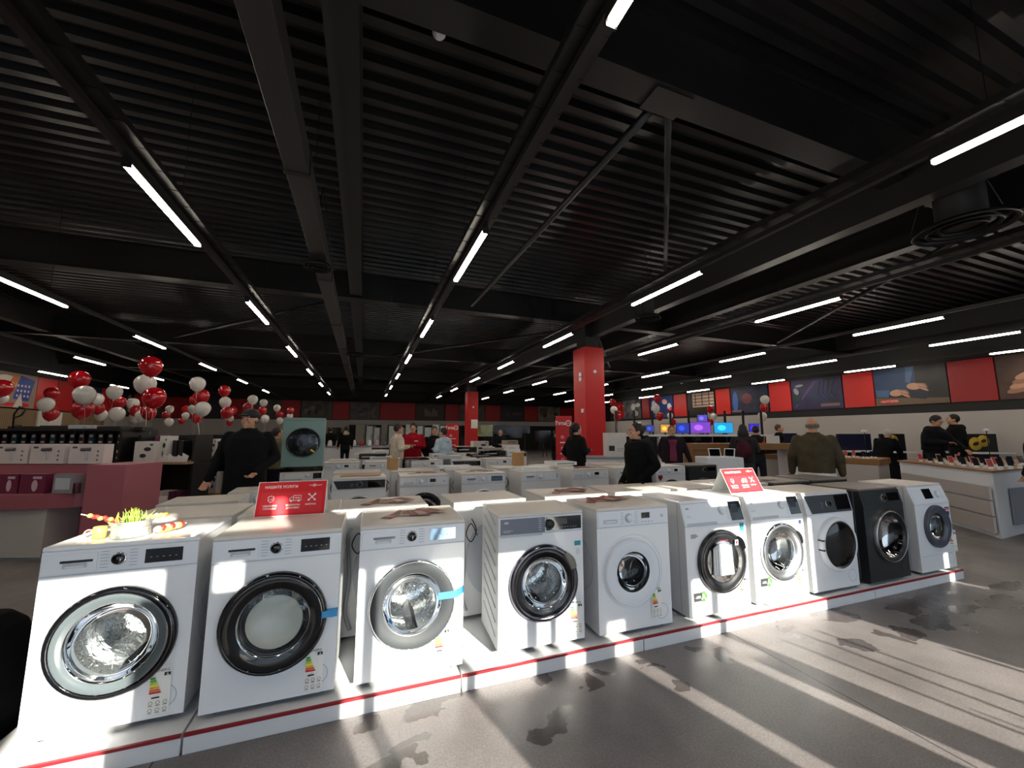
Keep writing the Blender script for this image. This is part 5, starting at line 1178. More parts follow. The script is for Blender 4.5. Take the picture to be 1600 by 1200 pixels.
BL = [(236, 571, 14.5, 'r', 6.4, 'topmost red balloon of the tallest left bunch'), (227, 599, 14, 'w', 6.4, 'large white balloon under the topmost red one'), (241, 620, 15, 'r', 6.3, 'large red balloon low in the tallest left bunch'),
      (124, 592, 13, 'r', None, 'highest red balloon above the pink stand'), (132, 616, 13.5, 'w', None, 'large white balloon above the pink stand'), (151, 623, 9, 'w', None, 'white balloon before the drum poster'), (130, 638, 13.5, 'r', None, 'large red balloon lowest of its bunch by the drum poster'), (153, 637, 8.5, 'r', None, 'small red balloon right of the large low red one'), (158, 648, 8, 'w', None, 'small white balloon right below the drum poster'),
      (4, 605, 12, 'r', None, 'red balloon cut by the left picture edge'), (2, 622, 8, 'w', None, 'white balloon cut by the left picture edge'),
      (81, 614, 9, 'r', None, 'dark red balloon before the bright left red panel'), (72, 631, 10, 'w', None, 'white balloon over the fluted wall edge'), (80, 646, 9.5, 'r', None, 'red balloon before the pale wall board'),
      (179, 612, 10, 'w', None, 'white balloon on top of the bunch right of the drum poster'), (185, 628, 9.5, 'r', None, 'red balloon in the middle of the bunch right of the drum poster'), (183, 646, 10, 'w', None, 'lowest white balloon of the bunch right of the drum poster'),
      (208, 630, 8, 'w', None, 'white balloon left of the tallest left bunch'), (212, 641, 8, 'r', None, 'small red balloon left under the tallest left bunch'), (223, 649, 9, 'w', 6.6, 'lowest right white balloon of the tallest left bunch'), (211, 652, 7.5, 'w', None, 'lowest left white balloon near the tallest left bunch'), (232, 644, 10, 'r', 6.7, 'red balloon behind the ribbon of the tallest left bunch'),
      (265, 639, 5.5, 'w', None, 'small white balloon atop a far trio on the dark red wall'), (260, 648, 5.5, 'r', None, 'small red balloon of the far trio on the dark red wall'), (264, 659, 6, 'w', None, 'lowest white balloon of the far trio'),
      (290, 639, 5, 'r', None, 'small far red balloon left of the middle bunch'), (290, 649, 5, 'w', None, 'small far white balloon left of the middle bunch'), (284, 657, 4.5, 'r', None, 'tiny lowest red balloon left of the middle bunch'),
      (309, 599, 10.5, 'w', None, 'topmost white balloon of the middle bunch'), (315, 618, 10.5, 'r', None, 'large red balloon of the middle bunch'), (306, 624, 8, 'r', None, 'partly hidden red balloon of the middle bunch'), (302, 639, 7, 'w', None, 'smaller white balloon of the middle bunch'), (317, 638, 10.5, 'w', None, 'large tilted white balloon of the middle bunch'), (308, 652, 7.5, 'r', None, 'lowest red balloon of the middle bunch'),
      (351, 610, 8, 'r', None, 'topmost red balloon left above the flat cap walker'), (352, 628, 8, 'w', None, 'white balloon left above the flat cap walker'), (355, 644, 8.5, 'r', None, 'red balloon beside the flat cap walker'), (364, 641, 6, 'r', None, 'small red balloon nearest the flat cap'), (360, 653, 4.5, 'w', None, 'tiny white balloon beside the flat cap walker'), (359, 660, 4.5, 'r', None, 'tiny lowest red balloon beside the flat cap walker'),
      (395, 624, 7, 'w', None, 'white balloon straight above the flat cap'), (388, 636, 7, 'r', None, 'red balloon straight above the flat cap'), (401, 646, 5, 'w', None, 'small white balloon just right of the flat cap'), (412, 629, 5.5, 'w', None, 'topmost white balloon of the trio right of the flat cap'), (410, 641, 6, 'r', None, 'red balloon of the trio right of the flat cap'), (414, 654, 6, 'w', None, 'lowest white balloon of the trio right of the flat cap'),
      (433, 637, 5, 'w', None, 'white balloon left of the green dryer'), (437, 647, 5, 'r', None, 'red balloon left of the green dryer'), (437, 657, 5, 'w', None, 'lowest white balloon left of the green dryer'), (454, 641, 5, 'r', None, 'small red balloon right above the green dryer'), (453, 650, 4.5, 'w', None, 'tiny white balloon right above the green dryer'),
      (957, 628, 5, 'r', None, 'red balloon atop the bunch right of the near column'), (959, 640, 5.5, 'w', None, 'white balloon right of the near column'), (964, 651, 5.5, 'r', None, 'lowest red balloon right of the near column'), (970, 636, 5, 'r', None, 'upper red balloon at the right of that column bunch'), (971, 646, 5, 'r', None, 'middle red balloon at the right of that column bunch'),
      (1027, 622, 6, 'r', None, 'topmost red balloon right of the woman in black'), (1024, 638, 6.5, 'w', None, 'white balloon right of the woman in black'), (1031, 650, 6, 'r', None, 'lower red balloon right of the woman in black'), (1049, 641, 4.5, 'r', None, 'small red balloon above the plum sweater'), (1047, 649, 4.5, 'w', None, 'small white balloon above the plum sweater'), (1051, 659, 5, 'r', None, 'lowest red balloon above the plum sweater'),
      (1110, 639, 5.5, 'r', None, 'red balloon atop the bunch over the violet screen'), (1106, 648, 4.5, 'w', None, 'left white balloon over the violet screen'), (1115, 650, 5, 'w', None, 'right white balloon over the violet screen'), (1109, 659, 5.5, 'r', None, 'lowest red balloon over the violet screen'),
      (1195, 624, 6.5, 'w', None, 'topmost white balloon beside the right red panel'), (1194, 636, 6, 'r', None, 'red balloon beside the right red panel'), (1191, 650, 6.5, 'w', None, 'lower white balloon beside the right red panel'), (1192, 661, 4, 'w', None, 'small lowest white balloon beside the right red panel')]
for bi, (u, v, r, c, G, lb) in enumerate(BL):
    G = (G or 612*.14/r*.98)+(-.2, .12, .0, .22)[bi % 4]
    p = P(u, v, G)
    o = BP[c] if not BUSED.get(c) else copy_tree(BP[c]); BUSED[c] = 1
    k = r*G/612/.14; o.location = p; o.scale = (k, k, k); o['label'] = lb; o.rotation_euler = ((u*7 % 5-2)*.04, (u*3 % 5-2)*.05, u)
    o['group'] = 'red balloons' if c == 'r' else 'white balloons'
# long ribbons with a weight, down to the shelves
for u, v0, v1, G, lb in ((226, 612, 682, 6.45, 'long pale ribbon of the tallest left balloon bunch'), (309, 660, 690, 7.6, 'pale ribbon of the middle balloon bunch'), (1112, 664, 694, 9.5, 'thin ribbon under the balloons at the violet screen'), (1193, 663, 692, 9.4, 'thin ribbon under the balloons beside the right red panel'), (962, 656, 680, 12, 'thin ribbon under the balloons right of the near column')):
    a, b = P(u, v0, G), P(u+1, v1, G); t = thing('balloon_ribbon', lb, 'ribbon', b)
    M().tube([(0, 0, .02), (a-b)*.5+Vector((.02, 0, 0)), a-b], .004, RIB, 5).build('ribbon_line', t); M().cyl((0, 0, 0), (0, 0, .04), .03, RED, n=10).build('weight', t)
# ---------------------------------------------------------------- left side: pink stand and shelves
PINK = mat('pink_lacquer', '#a8606c', .4); PINKD = mat('pink_lacquer_front', '#9a5460', .4)
pp = P(178, 885, 4.75); RZL = -YAW
t = thing('pink_display_stand', 'pink display stand with curved ledge and pale lower cabinet at the left edge', 'display stand', (pp.x, pp.y, 0), RZL)
M().bb(-.46, 0, 0, .5, 0, 1.08, PINK).build('end_panel', t, bevel=.004)
M().bb(-2.4, -.46, .32, .5, 0, 1.06, PINK).build('back_panel', t, bevel=.004)
m = M(); pts = [(-2.4, .32), (-2.4, -.12), (-1.6, -.14), (-1.1, -.12), (-.8, -.06), (-.58, .02), (-.46, .12), (-.46, .32)]
m.prism([(x, y, .58) for x, y in pts], (0, 0, .17), PINKD); m.build('curved_ledge', t, bevel=.006)
M().bb(-2.4, -.82, -.04, .32, .03, .58, WPALE).build('lower_cabinet', t, bevel=.004)
M().bb(-2.4, -.80, -.02, .32, 0, .03, GREYP).build('base', t)
def L(x, y, z): return t.matrix_basis @ Vector((x, y, z))
HD = mat('pink_white_box', '#d8ccc8', .5); HDD = mat('print_dryer_grey', '#5a5058', .5); MAG = mat('magenta_box', '#6a1c3c', .45); MAGL = mat('magenta_print', '#c8a8b4', .5)
def dryer_art(m, w_, h, y=-.0):
    q = -.0025
    m.tube([(-w_*.15, q, h*.72), (w_*.12, q, h*.74)], h*.09, HDD, 8); m.tube([(0, q, h*.66), (w_*.03, q, h*.2)], h*.055, LGREY, 8); m.bb(-w_*.42, -w_*.28, q, 0, h*.78, h*.88, HDD)
    for k in range(3): m.lathe([(h*.05, -.003), (0, -.003)], (w_*.33, 0, h*(.2+.22*k)), HDD, 'y', 12)
for i, (u0, u1) in enumerate(((-12, 42), (44, 99), (105, 161))):
    boxy('product_box', 'white hair dryer carton on top of the pink stand, %s one of three' % ('left edge', 'middle', 'right')[i], 'box', u0, u1, 694, 725-.3, 5.05, .12, HD, dryer_art, 'hair dryer cartons', RZL)
for i, (u0, u1, mt) in enumerate(((-6, 28, MAG), (30, 71, MAG), (82, 119, mat('grey_window_box', '#8c8488', .3)))):
    o, w_, h = boxy('product_box', ('magenta carton at the left edge on the pink ledge', 'magenta carton with pale print on the pink ledge', 'grey carton with window on the pink ledge')[i], 'box', u0, u1, 726, 756, 4.72, .1, mt, (lambda m, w_, h: (blob(m, w_*.1, h*.4, w_*.12, h*.3, MAGL, -.002), m.bb(0, w_*.35, -.002, 0, h*.75, h*.88, MAGL))) if i < 2 else (lambda m, w_, h: m.bb(-w_*.4, w_*.25, -.002, 0, h*.2, h*.8, LGREY)), None, RZL)
    o.location.z = .751
pz_ = L(-.36, .1, 0)
o = M().cyl((0, 0, 0), (0, 0, .12), .035, glassmat('bottle_tint', (.8, .5, .6)), n=14).cyl((0, 0, .12), (0, 0, .16), .015, LGREY, n=10).build('bottle', loc=(L(-.55, -.0, 0).x, L(-.55, 0, 0).y, .751)); tag(o, 'small pinkish bottle at the right end of the pink ledge', 'bottle')
# black gondola with hanging packs
def gondola(u0, u1, vtop, G, D, label, zt=None):
    a, b = P(u0, vtop, G), P(u1, vtop, G); wd = (b-a).length; c = (a+b)/2; t = thing('shelf_unit', label, 'shelf', (c.x, c.y, 0), RZL)
    h = zt or a.z
    M().bb(-wd/2, wd/2, .2, .24, 0, h, BLKMET).build('back_board', t)
    for q in (-1, 1): M().bb(q*wd/2-.02, q*wd/2+.02, -.1, D, 0, h, BLKMET).build('side_post', t)
    M().bb(-wd/2, wd/2, -.1, D, h, h+.03, BLKMET).build('top_board', t)
    M().bb(-wd/2, wd/2, -.1, D, .0, .15, BLKMET).build('base', t)
    return t, wd, h
g1, gw, gh = gondola(-40, 200, 673, 6.0, .5, 'black shelf unit hung with small dark packs behind the pink stand')
PKS = [mat('pack_navy', '#141c3a', .4), mat('pack_black', '#141416', .4), mat('pack_teal', '#1c4450', .4), mat('pack_wine', '#3a1224', .4)]
def pack_at(t, x, z, w_, h, mt, label, g):
    m = M(); m.bb(-w_/2, w_/2, -.03, 0, 0, h, mt); m.bb(-w_*.3, w_*.3, -.032, -.03, h*.7, h*.95, WPAPER); m.bb(-w_*.3, w_*.3, -.032, -.03, h*.2, h*.35, LGREY)
    p = t.matrix_basis @ Vector((x, .19, z)); o = m.build('hanging_pack', loc=p, rz=RZL); tag(o, label, 'pack', g)
for j in range(2):
    for i in range(15):
        pack_at(g1, -gw/2+.12+.15*i, gh-.22-.24*j, .09, .17, PKS[(i*3+j) % 4], 'small dark hanging pack with white top on the black unit, %s row' % ('upper', 'lower')[j], 'hanging packs %s row' % ('upper', 'lower')[j])
for i, (u0, u1, v0, v1, mt, lb) in enumerate(((105, 128, 672-5, 673, LGREY, 'white flat box on top of the black unit'), (133, 146, 668, 673, LGREY, 'small white box right on top of the black unit'), (60, 92, 668, 673, BLACKP, 'black flat case on top of the black unit'), (10, 50, 669, 673, BLACKP, 'long black case at the left on top of the black unit'), (150, 188, 669, 673, BLACKP, 'black curved case at the right on top of the black unit'), (207, 222, 667, 673, BLACKP, 'black box under the tallest balloon ribbon'))):
    o, _, _ = boxy('flat_box', lb, 'box', u0, u1, v0, v1, 6.1, .2, mt, rz=RZL); o.location.z = gh+.031 if u0 < 200 else o.location.z
p = P(18, 680, 5.9); o = M().tube([(0, 0, 0), (-.01, 0, .22), (.06, 0, .33), (.16, 0, .30), (.1, 0, .20), (0, 0, .16)], .012, BLKMET, 8).tube([(0, 0, .05), (.12, 0, .05), (.16, 0, .0)], .008, BLKMET, 8).build('wire_hook', loc=(p.x, p.y, gh+.03), rz=RZL); tag(o, 'curled black wire hook standing at the far left', 'hook')
WB, PB = mat('white_carton', '#d6d2ce', .5), mat('plum_carton', '#5c2048', .5)
def dark_art(m, w_, h):
    q = -.002; blob(m, w_*.15, h*.62, w_*.18, h*.10, BLK, q); blob(m, -w_*.05, h*.3, w_*.16, h*.10, BLK, q); m.bb(w_*.25, w_*.4, q, 0, h*.8, h*.88, BLK)
def unit(u0, u1, G, decks, label, D=.5):
    a, b = P(u0, 680, G), P(u1, 680, G); wd = (b-a).length; c = (a+b)/2; t = thing('shelf_unit', label, 'shelf', (c.x, c.y, 0), RZL)
    M().bb(-wd/2, wd/2, D-.03, D, 0, 1.42, BLKMET).build('back_board', t)
    for q in (-1, 1): M().bb(q*wd/2-.02, q*wd/2+.02, D*.3, D, 0, 1.42, BLKMET).build('side_post', t)
    for z in decks: M().bb(-wd/2-.02, wd/2+.02, 0, D-.03, z-.035, z, WOOD).build('shelf_board', t, bevel=.003)
    return t
def zrow(v, G): return P(400, v, G).z
GA, GB = 5.9, 7.0
za, za2 = zrow(722, GA), zrow(786, GA); zb_, zb2 = zrow(712, GB), zrow(770, GB)
unit(204, 292, GA, (za, .42, .18), 'black shelf unit with oak boards right of the black post, white flyers on top board')
unit(286, 350, GB, (zb_, zb2), 'black shelf unit with oak boards beside the flat cap walker')
def onz(o, z): o[0].location.z = z; return o[0]
onz(boxy('product_box', 'large dark printed white carton on the oak board under the tallest balloons', 'box', 207, 240, 690, 722, GA+.02, .25, WB, dark_art, rz=RZL), za)
onz(boxy('product_box', 'tall white carton with two dark pictures beside the plum carton', 'box', 246, 258, 682, 722, GA+.15, .2, WB, dark_art, rz=RZL), za)
onz(boxy('product_box', 'narrow plum carton on the oak board', 'box', 238, 245, 681, 722, GA+.15, .2, PB, rz=RZL), za)
onz(boxy('product_box', 'large white carton low between the pink stand and the shelf units', 'box', 196, 238, 765, 806, GA-.25, .22, WB, dark_art, rz=RZL), .19)
for i, (u0, u1, v0, v1, mt, lb) in enumerate(((241, 251, 757, 775, WB, 'left small white carton under the oak boards'), (252, 262, 757, 775, WB, 'right small white carton under the oak boards'), (263, 272, 757, 775, PB, 'left plum carton under the oak boards'), (273, 281, 757, 775, PB, 'right plum carton under the oak boards'))):
    onz(boxy('product_box', lb, 'box', u0, u1, v0, v1, GA+.1, .2, mt, rz=RZL), .421)
tw_ = M(); rnd = random.Random(9)
for k in range(6):
    x = -.16+.07*k; tw_.add([(x, 0, 0), (x+.06, .02, .0), (x+.10, .0, .07+.02*(k % 2)), (x+.03, -.03, .08+.03*(k % 3)), (x+.05, 0, .02)], [(0, 1, 2, 3), (1, 4, 2)], WPAPER)
p = P(264, 718, GA-.02); o = tw_.build('folded_flyers', loc=(p.x, p.y, za), rz=RZL); tag(o, 'white crumpled flyers spread on the front oak board', 'flyers', kind='stuff')
for i, (u0, u1, v0, v1, z, lb) in enumerate(((306, 319, 684, 712, zb_, 'tall white carton with black phone print on the upper oak board'), (326, 336, 686, 712, zb_, 'white carton right on the upper oak board'), (299, 312, 744, 770, zb2, 'white blue printed carton low beside the flat cap walker'), (313, 324, 738, 770, zb2, 'taller white blue printed carton low beside the flat cap walker'), (325, 337, 738, 770, zb2, 'white carton nearest the flat cap walker'))):
    onz(boxy('product_box', lb, 'box', u0, u1, v0, v1, GB+.04+.02*(i % 2), .15, WB, dark_art, rz=RZL), z)
onz(boxy('product_box', 'small white carton stacked on the low blue printed one', 'box', 302, 312, 729, 743.5, GB+.05, .12, WB, dark_art, rz=RZL), zb2+zrow(744, GB)-zrow(770, GB)+.004)
for i, (u0, u1) in enumerate(((322, 328), (338, 346), (262, 274), (276, 284))):
    onz(boxy('small_appliance', ('black phone cases between the white cartons', 'dark kettle shape beside the flat cap walker', 'dark appliance left on the back of the oak board', 'dark appliance right on the back of the oak board')[i], 'appliance', u0, u1, 690, 712 if i < 2 else 722, GB+.1 if i < 2 else GA+.25, .15, BLACKP, rz=RZL), zb_ if i < 2 else za)
# ---------------------------------------------------------------- back wall: fridges, hobs, cartons, banners
FR = [(556, 571, mat('fridge_beige', '#a39e96', .35)), (573, 583, None), (585, 594, None), (596, 606, mat('fridge_grey', '#8e8c88', .3, .4)), (608, 618, None), (620, 631, None), (634, 645, None), (652, 661, None), (664, 674, None), (676, 686, None), (688, 696, None), (512, 528, mat('oven_dark', '#3a3634', .4))]
FRW = mat('fridge_white', '#dfe6ea', .35)
for i, (u0, u1, mt) in enumerate(FR):
    a, b = P(u0, 663, 27.5), P(u1, 663, 27.5); wd = (b-a).length*.96; c = (a+b)/2; mt = mt or FRW; H = 2.02-.1*(i % 3)
    t = thing('fridge', '%s tall fridge %s' % ('white' if mt is FRW else 'grey', ['left of the cream fleece, first of the far row', 'second in the far row', 'third in the far row', 'fourth in the far row, greyer than its neighbours', 'fifth in the far row', 'left behind the cream fleece', 'behind the red jacket', 'right behind the red jacket', 'left behind the black jacket', 'right behind the black jacket', 'beside the far red banner', 'dark one right of the green dryer'][i]), 'fridge', (c.x, c.y, 0), RZL)
    M().bb(-wd/2, wd/2, 0, .6, 0, H, mt).build('cabinet', t, bevel=.01)
    M().bb(-wd/2+.01, wd/2-.01, -.05, -.005, .05, H*.36, mt).build('door', t, bevel=.006); M().bb(-wd/2+.01, wd/2-.01, -.05, -.005, H*.37, H-.02, mt).build('door', t, bevel=.006)
    M().bb(wd/2-.08, wd/2-.05, -.08, -.05, H*.45, H*.7, STEELD).build('door_handle', t)
def banner(u0, u1, v0, vb, G, label):
    a, b = P(u0, v0, G), P(u1, v0, G); wd = (b-a).length; c = (a+b)/2; t = thing('banner_stand', label, 'banner', (c.x, c.y, 0), RZL); h = a.z
    m = M(); m.bb(-wd/2, wd/2, -.02, .02, .06, h, RED); y = -.024
    m.text('Техн', wd*.30, WPAPER, (-wd*.20, y, h-.17), bold=.03); m.lathe([(wd*.13, 0), (wd*.18, 0)], (wd*.28, y, h-.17), WPAPER, 'y', 20, False); m.bb(wd*.18, wd*.38, y, -.02, h-.175, h-.165, WPAPER)
    for k, s_ in enumerate(('УСЛУГИ', 'МОНТАЖ', 'ДОСТАВКА')): m.bb(-wd*.25, wd*.3, y, -.02, h-.64-.26*k, h-.615-.26*k, WPAPER); m.lathe([(wd*.06, 0), (wd*.09, 0)], (-wd*.1, y, h-.50-.26*k), WPAPER, 'y', 14, False)
    m.build('banner_sheet', t); M().bb(-wd/2-.04, wd/2+.04, -.15, .15, 0, .06, STEELD).build('base', t)
banner(868, 893, 650, 715, 9.4, 'tall red banner stand left of the ponytail person')
banner(697, 717, 662, 708, 16.6, 'red banner stand right behind the light blue hoodie')
Y1 = [(745, 771, 682, 698, 10.9, WB, 'white carton with dark picture left of the balding person', dark_art), (803, 826, 682, 699, 10.9, mat('beige_oven', '#a49a8c', .5), 'beige microwave oven between the red columns', lambda m, w_, h: (m.bb(-w_*.42, w_*.42, -.003, 0, h*.15, h*.75, mat('beige_door', '#93897c', .4)), m.bb(-w_*.3, w_*.3, -.006, 0, h*.82, h*.88, BLK)))]
for u0, u1, v0, v1, G, mt, lb, art in Y1:
    o, _, h = boxy('carton' if mt is WB else 'microwave_oven', lb, 'box' if mt is WB else 'oven', u0, u1, v0, v1, G, .35, mt, art, rz=0)
    o.location = (o.location.x, 11.0-.15, .937)
o, _, h = boxy('display_tank', 'yellowish glass display case standing on the white carton', 'case', 750, 771, 664, 682, 10.9, .3, mat('olive_glass', '#8a8a52', .15, noise=.5, nscale=4), rz=0)
CT = [(600, 611, 721, 736, 'small upright cardboard carton in front of the cream fleece'), (783, 795, 716, 735, 'small upright cardboard carton below the beige microwave')]
for u0, u1, v0, v1, lb in CT:
    o, _, h = boxy('carton', lb, 'box', u0, u1, v0, v1, 7.0, .16, CARD, rz=.2); o.location.z = .937; o.location.y = 5.85
for i, (x, y, w_, h, mt, lb) in enumerate(((2.05, 10.9, .5, .06, WHITE, 'white folded scale box left on the far machine tops'), (1.1, 10.9, .5, .05, LGREY, 'pale tray on the far machine tops'), (.35, 8.5, .42, .05, WHITE, 'white tray at the left on a far machine'), (2.4, 8.5, .45, .06, BLACKG, 'black glass hob lying on a far machine'), (1.5, 8.5, .30, .08, WHITE, 'small white box on a far machine'), (3.1, 5.95, .4, .05, WHITE, 'flat white box in front of the ponytail person'), (4.75, 5.95, .4, .05, LGREY, 'flat pale box on the machine behind the heart sticker'))):
    m = M(); m.bb(-w_/2, w_/2, -.2, .2, 0, h, mt); m.bb(-w_*.4, w_*.4, -.201, -.2, h*.3, h*.7, GREYP); o = m.build('flat_box', loc=(x, y, .937 if y < 8 else .937), bevel=.004); tag(o, lb, 'box')
# small jars and kettles on a counter in front of the fridges
t = thing('low_counter', 'white counter of small appliances in front of the far fridges', 'counter', (1.8, 17.8, 0)); M().bb(-3.6, 1.6, 0, .7, 0, .86, PANELW).build('cabinet', t); M().bb(-3.65, 1.65, -.03, .73, .86, .90, GREYP).build('worktop', t)
for i in range(16):
    x = -1.6+.31*i; mt = (mat('kettle_red', '#a8343a', .3), PANELW, mat('pale_pink', '#c89a98', .4), STEELD, PANELW)[i % 5]
    m = M(); m.lathe([(0, 0), (.09, 0), (.095, .03), (.07, .2), (.045, .24), (0, .25)], (0, 0, 0), mt, 'z', 14); m.tube([(.07, 0, .2), (.13, 0, .18), (.13, 0, .06), (.09, 0, .04)], .01, BLACKP, 6)
    o = m.build('kettle', loc=(x, 18.1, .90)); tag(o, '%s kettle, %s from the left on the far counter' % (('red', 'white', 'pale pink', 'steel', 'white')[i % 5], ['first', 'second', 'third', 'fourth', 'fifth', 'sixth', 'seventh', 'eighth', 'ninth', 'tenth', 'eleventh', 'twelfth', 'thirteenth', 'fourteenth', 'fifteenth', 'sixteenth'][i]), 'kettle', 'kettles on the far counter')
# dark television wall between the columns
for i, (u0, u1, v0, v1) in enumerate(((762, 776, 666, 678), (779, 792, 664, 680), (800, 812, 666, 684), (814, 826, 666, 677), (838, 858, 673, 690), (842, 866, 690, 702), (735, 744, 666, 705))):
    a, b = P(u0, v1, 24+.4*(i % 2)), P(u1, v0, 24+.4*(i % 2)); wd = (b-a).length*.95; m = M(); m.bb(-wd/2, wd/2, -.03, .03, 0, b.z-a.z, BLACKG); m.bb(-wd/2+.03, wd/2-.03, -.033, -.03, .03, b.z-a.z-.03, mat('screen_off', '#101418', .1))
    t_ = thing('television', 'dark television, %s of the far group between the red columns' % ['first', 'second', 'third', 'fourth', 'fifth', 'sixth', 'outermost left'][i], 'television', (((a+b)/2).x, ((a+b)/2).y, a.z), RZL)
    o = m.build('screen', t_); M().bb(-.03, .03, -.02, .04, -a.z, .05, BLKMET).build('stand_pole', t_)
# ---------------------------------------------------------------- right side
for i, (u0, u1, v0, v1, lb, art) in enumerate(((949, 980, 692.5, 713, 'white carton with a black picture right of the near red column', lambda m, w_, h: (m.bb(-w_*.42, -w_*.12, -.002, 0, h*.45, h*.85, BLK), m.bb(0, w_*.4, -.002, 0, h*.6, h*.64, GREYP), m.bb(0, w_*.3, -.002, 0, h*.45, h*.49, GREYP))), (949, 980, 675, 692, 'plain white carton stacked on the one with black picture', None))):
    o, w_, h = boxy('carton', lb, 'box', u0, u1, v0, v1, 8.6, .4, WB, art, rz=RZL)
    if i == 0: c0 = o; zc0 = .94; o.location.z = .94; hh = h
    else: o.location.z = .94+hh+.002
    o.location.x = c0.location.x; o.location.y = c0.location.y
tp = thing('low_counter', 'grey counter carrying the white cartons beside the near red column', 'counter', (c0.location.x, c0.location.y+.25, 0), RZL); M().bb(-.6, .9, -.35, .35, 0, .90, PANELW).build('cabinet', tp); M().bb(-.62, .92, -.37, .37, .90, .938, GREYP).build('worktop', tp)
# screens on the long white counter at the right wall
def scr(h, e=.5): return mat('screen_'+h.strip('#'), h, .2, emis=e)
GC = 12.0
a, b = P(955, 678, GC), P(1222, 682, GC); cc = (a+b)/2; wd = (b-a).length; rzc = math.atan2(b.y-a.y, b.x-a.x); zt = zrow(679, GC)
t = thing('long_counter', 'long white counter with lit screens along the right side', 'counter', (cc.x, cc.y, 0), rzc)
M().bb(-wd/2, wd/2, 0, .5, zt-.06, zt, PANELW).build('worktop', t, bevel=.004); M().bb(-wd/2, wd/2, .2, .24, 0, zt-.06, BLKMET).build('back_board', t)
for k in range(8): M().bb(-wd/2+wd*k/7-.03, -wd/2+wd*k/7+.03, .02, .4, 0, zt-.06, PANELW).build('upright', t)
for k in range(9): M().bb(-wd/2+wd*(k+.5)/9-.03, -wd/2+wd*(k+.5)/9+.03, .46, .50, zt, zt+.75, BLKMET).build('display_post', t)
SC = [(1009, 1022, 664, 675, '#2c3c8c', 'blue screen behind the woman in black'), (1032, 1047, 663, 676, '#c8903c', 'orange and white screen behind the plum sweater'), (1057, 1077, 661, 677, '#2a3aa0', 'deep blue screen right of the plum sweater'), (1079, 1110, 659, 677, '#7a48c0', 'violet screen under the balloons'), (1090, 1105, 648, 659, '#5a50c0', 'small violet screen above the violet one'), (1116, 1145, 660, 677, '#2a9ce0', 'bright cyan screen left of the hooded backpacker'), (1171, 1186, 662, 675, '#3c30c8', 'blue screen between the backpacker and the leather jacket'), (990, 1003, 665, 675, '#38305a', 'dim violet screen near the near red column')]
for u0, u1, v0, v1, h_, lb in SC:
    a, b = P(u0, v1, GC+.08), P(u1, v0, GC+.08); w_ = Vector((b.x-a.x, b.y-a.y)).length; hh_ = b.z-a.z
    t_ = thing('monitor', lb, 'monitor', ((a.x+b.x)/2, (a.y+b.y)/2, zt), rzc); z_ = max(.03, a.z-zt)
    m = M(); m.bb(-w_/2, w_/2, 0, .03, z_, z_+hh_, BLACKP); m.build('housing', t_, bevel=.003)
    m = M(); m.bb(-w_/2+.01, w_/2-.01, -.003, 0, z_+.01, z_+hh_-.01, scr(h_)); blob(m, -w_*.1, z_+hh_*.5, w_*.22, hh_*.25, scr('#%02x%02x%02x' % tuple(min(255, int(int(h_[i:i+2], 16)*1.5)) for i in (1, 3, 5))), -.0045); m.build('screen', t_)
    M().bb(-.02, .02, .01, .03, 0, z_+.02, BLACKP).build('stand', t_); M().bb(-.1, .1, -.06, .1, 0, .01, BLACKP).build('base', t_)
for i, (u0, u1) in enumerate(((1063, 1084), (1088, 1109), (1113, 1134), (1138, 1153), (1186, 1200))):
    a, b = P(u0, 693, GC-.3), P(u1, 682, GC-.3); w_ = Vector((b.x-a.x, b.y-a.y)).length; t_ = thing('dark_monitor', 'black switched off monitor under the long white counter, %s from the left' % ['first', 'second', 'third', 'fourth', 'fifth'][i], 'monitor', ((a.x+b.x)/2, (a.y+b.y)/2, 0), rzc)
    M().bb(-w_/2, w_/2, 0, .03, a.z, b.z, BLACKG).build('screen', t_); M().bb(-.02, .02, .0, .02, 0, a.z, BLKMET).build('stand', t_)
o, w_, h = boxy('carton', 'white carton standing upright right of the dark monitors', 'box', 1202, 1219, 681, 694, 9.6, .2, WB, rz=RZL)
a, b = P(1082, 693, 8.75), P(1250, 693, 8.75); t = thing('wood_counter', 'brown wooden counter behind the smaller tent card', 'counter', (((a+b)/2).x, ((a+b)/2).y, 0), RZL); wd = (b-a).length; hz = a.z
M().bb(-wd/2, wd/2, 0, .5, hz-.14, hz, WOODB).build('worktop', t, bevel=.005); M().bb(-wd/2, -wd/2+1.0, .02, .48, 0, hz-.14, WOODB).build('front_panel', t); M().bb(wd/2-.2, wd/2, .02, .48, 0, hz-.14, PANELW).build('side_panel', t)
o, _, _ = boxy('carton', 'small white carton upright on the brown counter', 'box', 1199+5, 1219, 683, 693, 8.85, .15, WB, rz=RZL)
a, b = P(1105, 715, 7.4), P(1162, 716, 7.4); t = thing('tablet_table', 'white low table carrying a tilted tablet in front of the brown counter', 'table', (((a+b)/2).x, ((a+b)/2).y, 0), RZL); wd = (b-a).length; hz2 = a.z
M().bb(-wd/2, wd/2, 0, .5, 0, hz2, PANELW).build('cabinet', t, bevel=.01)
for i, (u0, u1) in enumerate(((1109, 1127), (1131, 1147))):
    a, b = P(u0, 714, 7.55), P(u1, 714, 7.55); w_ = (b-a).length; t_ = thing('tablet', ('tilted black tablet with white frame on the white low table', 'second tablet turned aside on the white low table')[i], 'tablet', (((a+b)/2).x, ((a+b)/2).y, hz2), RZL-(.9 if i else .1))
    m = M(); m.T = Matrix.Rotation(-.3, 4, 'X'); m.bb(-w_/2, w_/2, 0, .012, 0, .17, PANELW); m.bb(-w_/2+.015, w_/2-.015, -.003, 0, .02, .155, BLACKG); m.build('screen', t_); M().bb(-.04, .04, .0, .1, 0, .01, PANELW).build('stand_foot', t_)
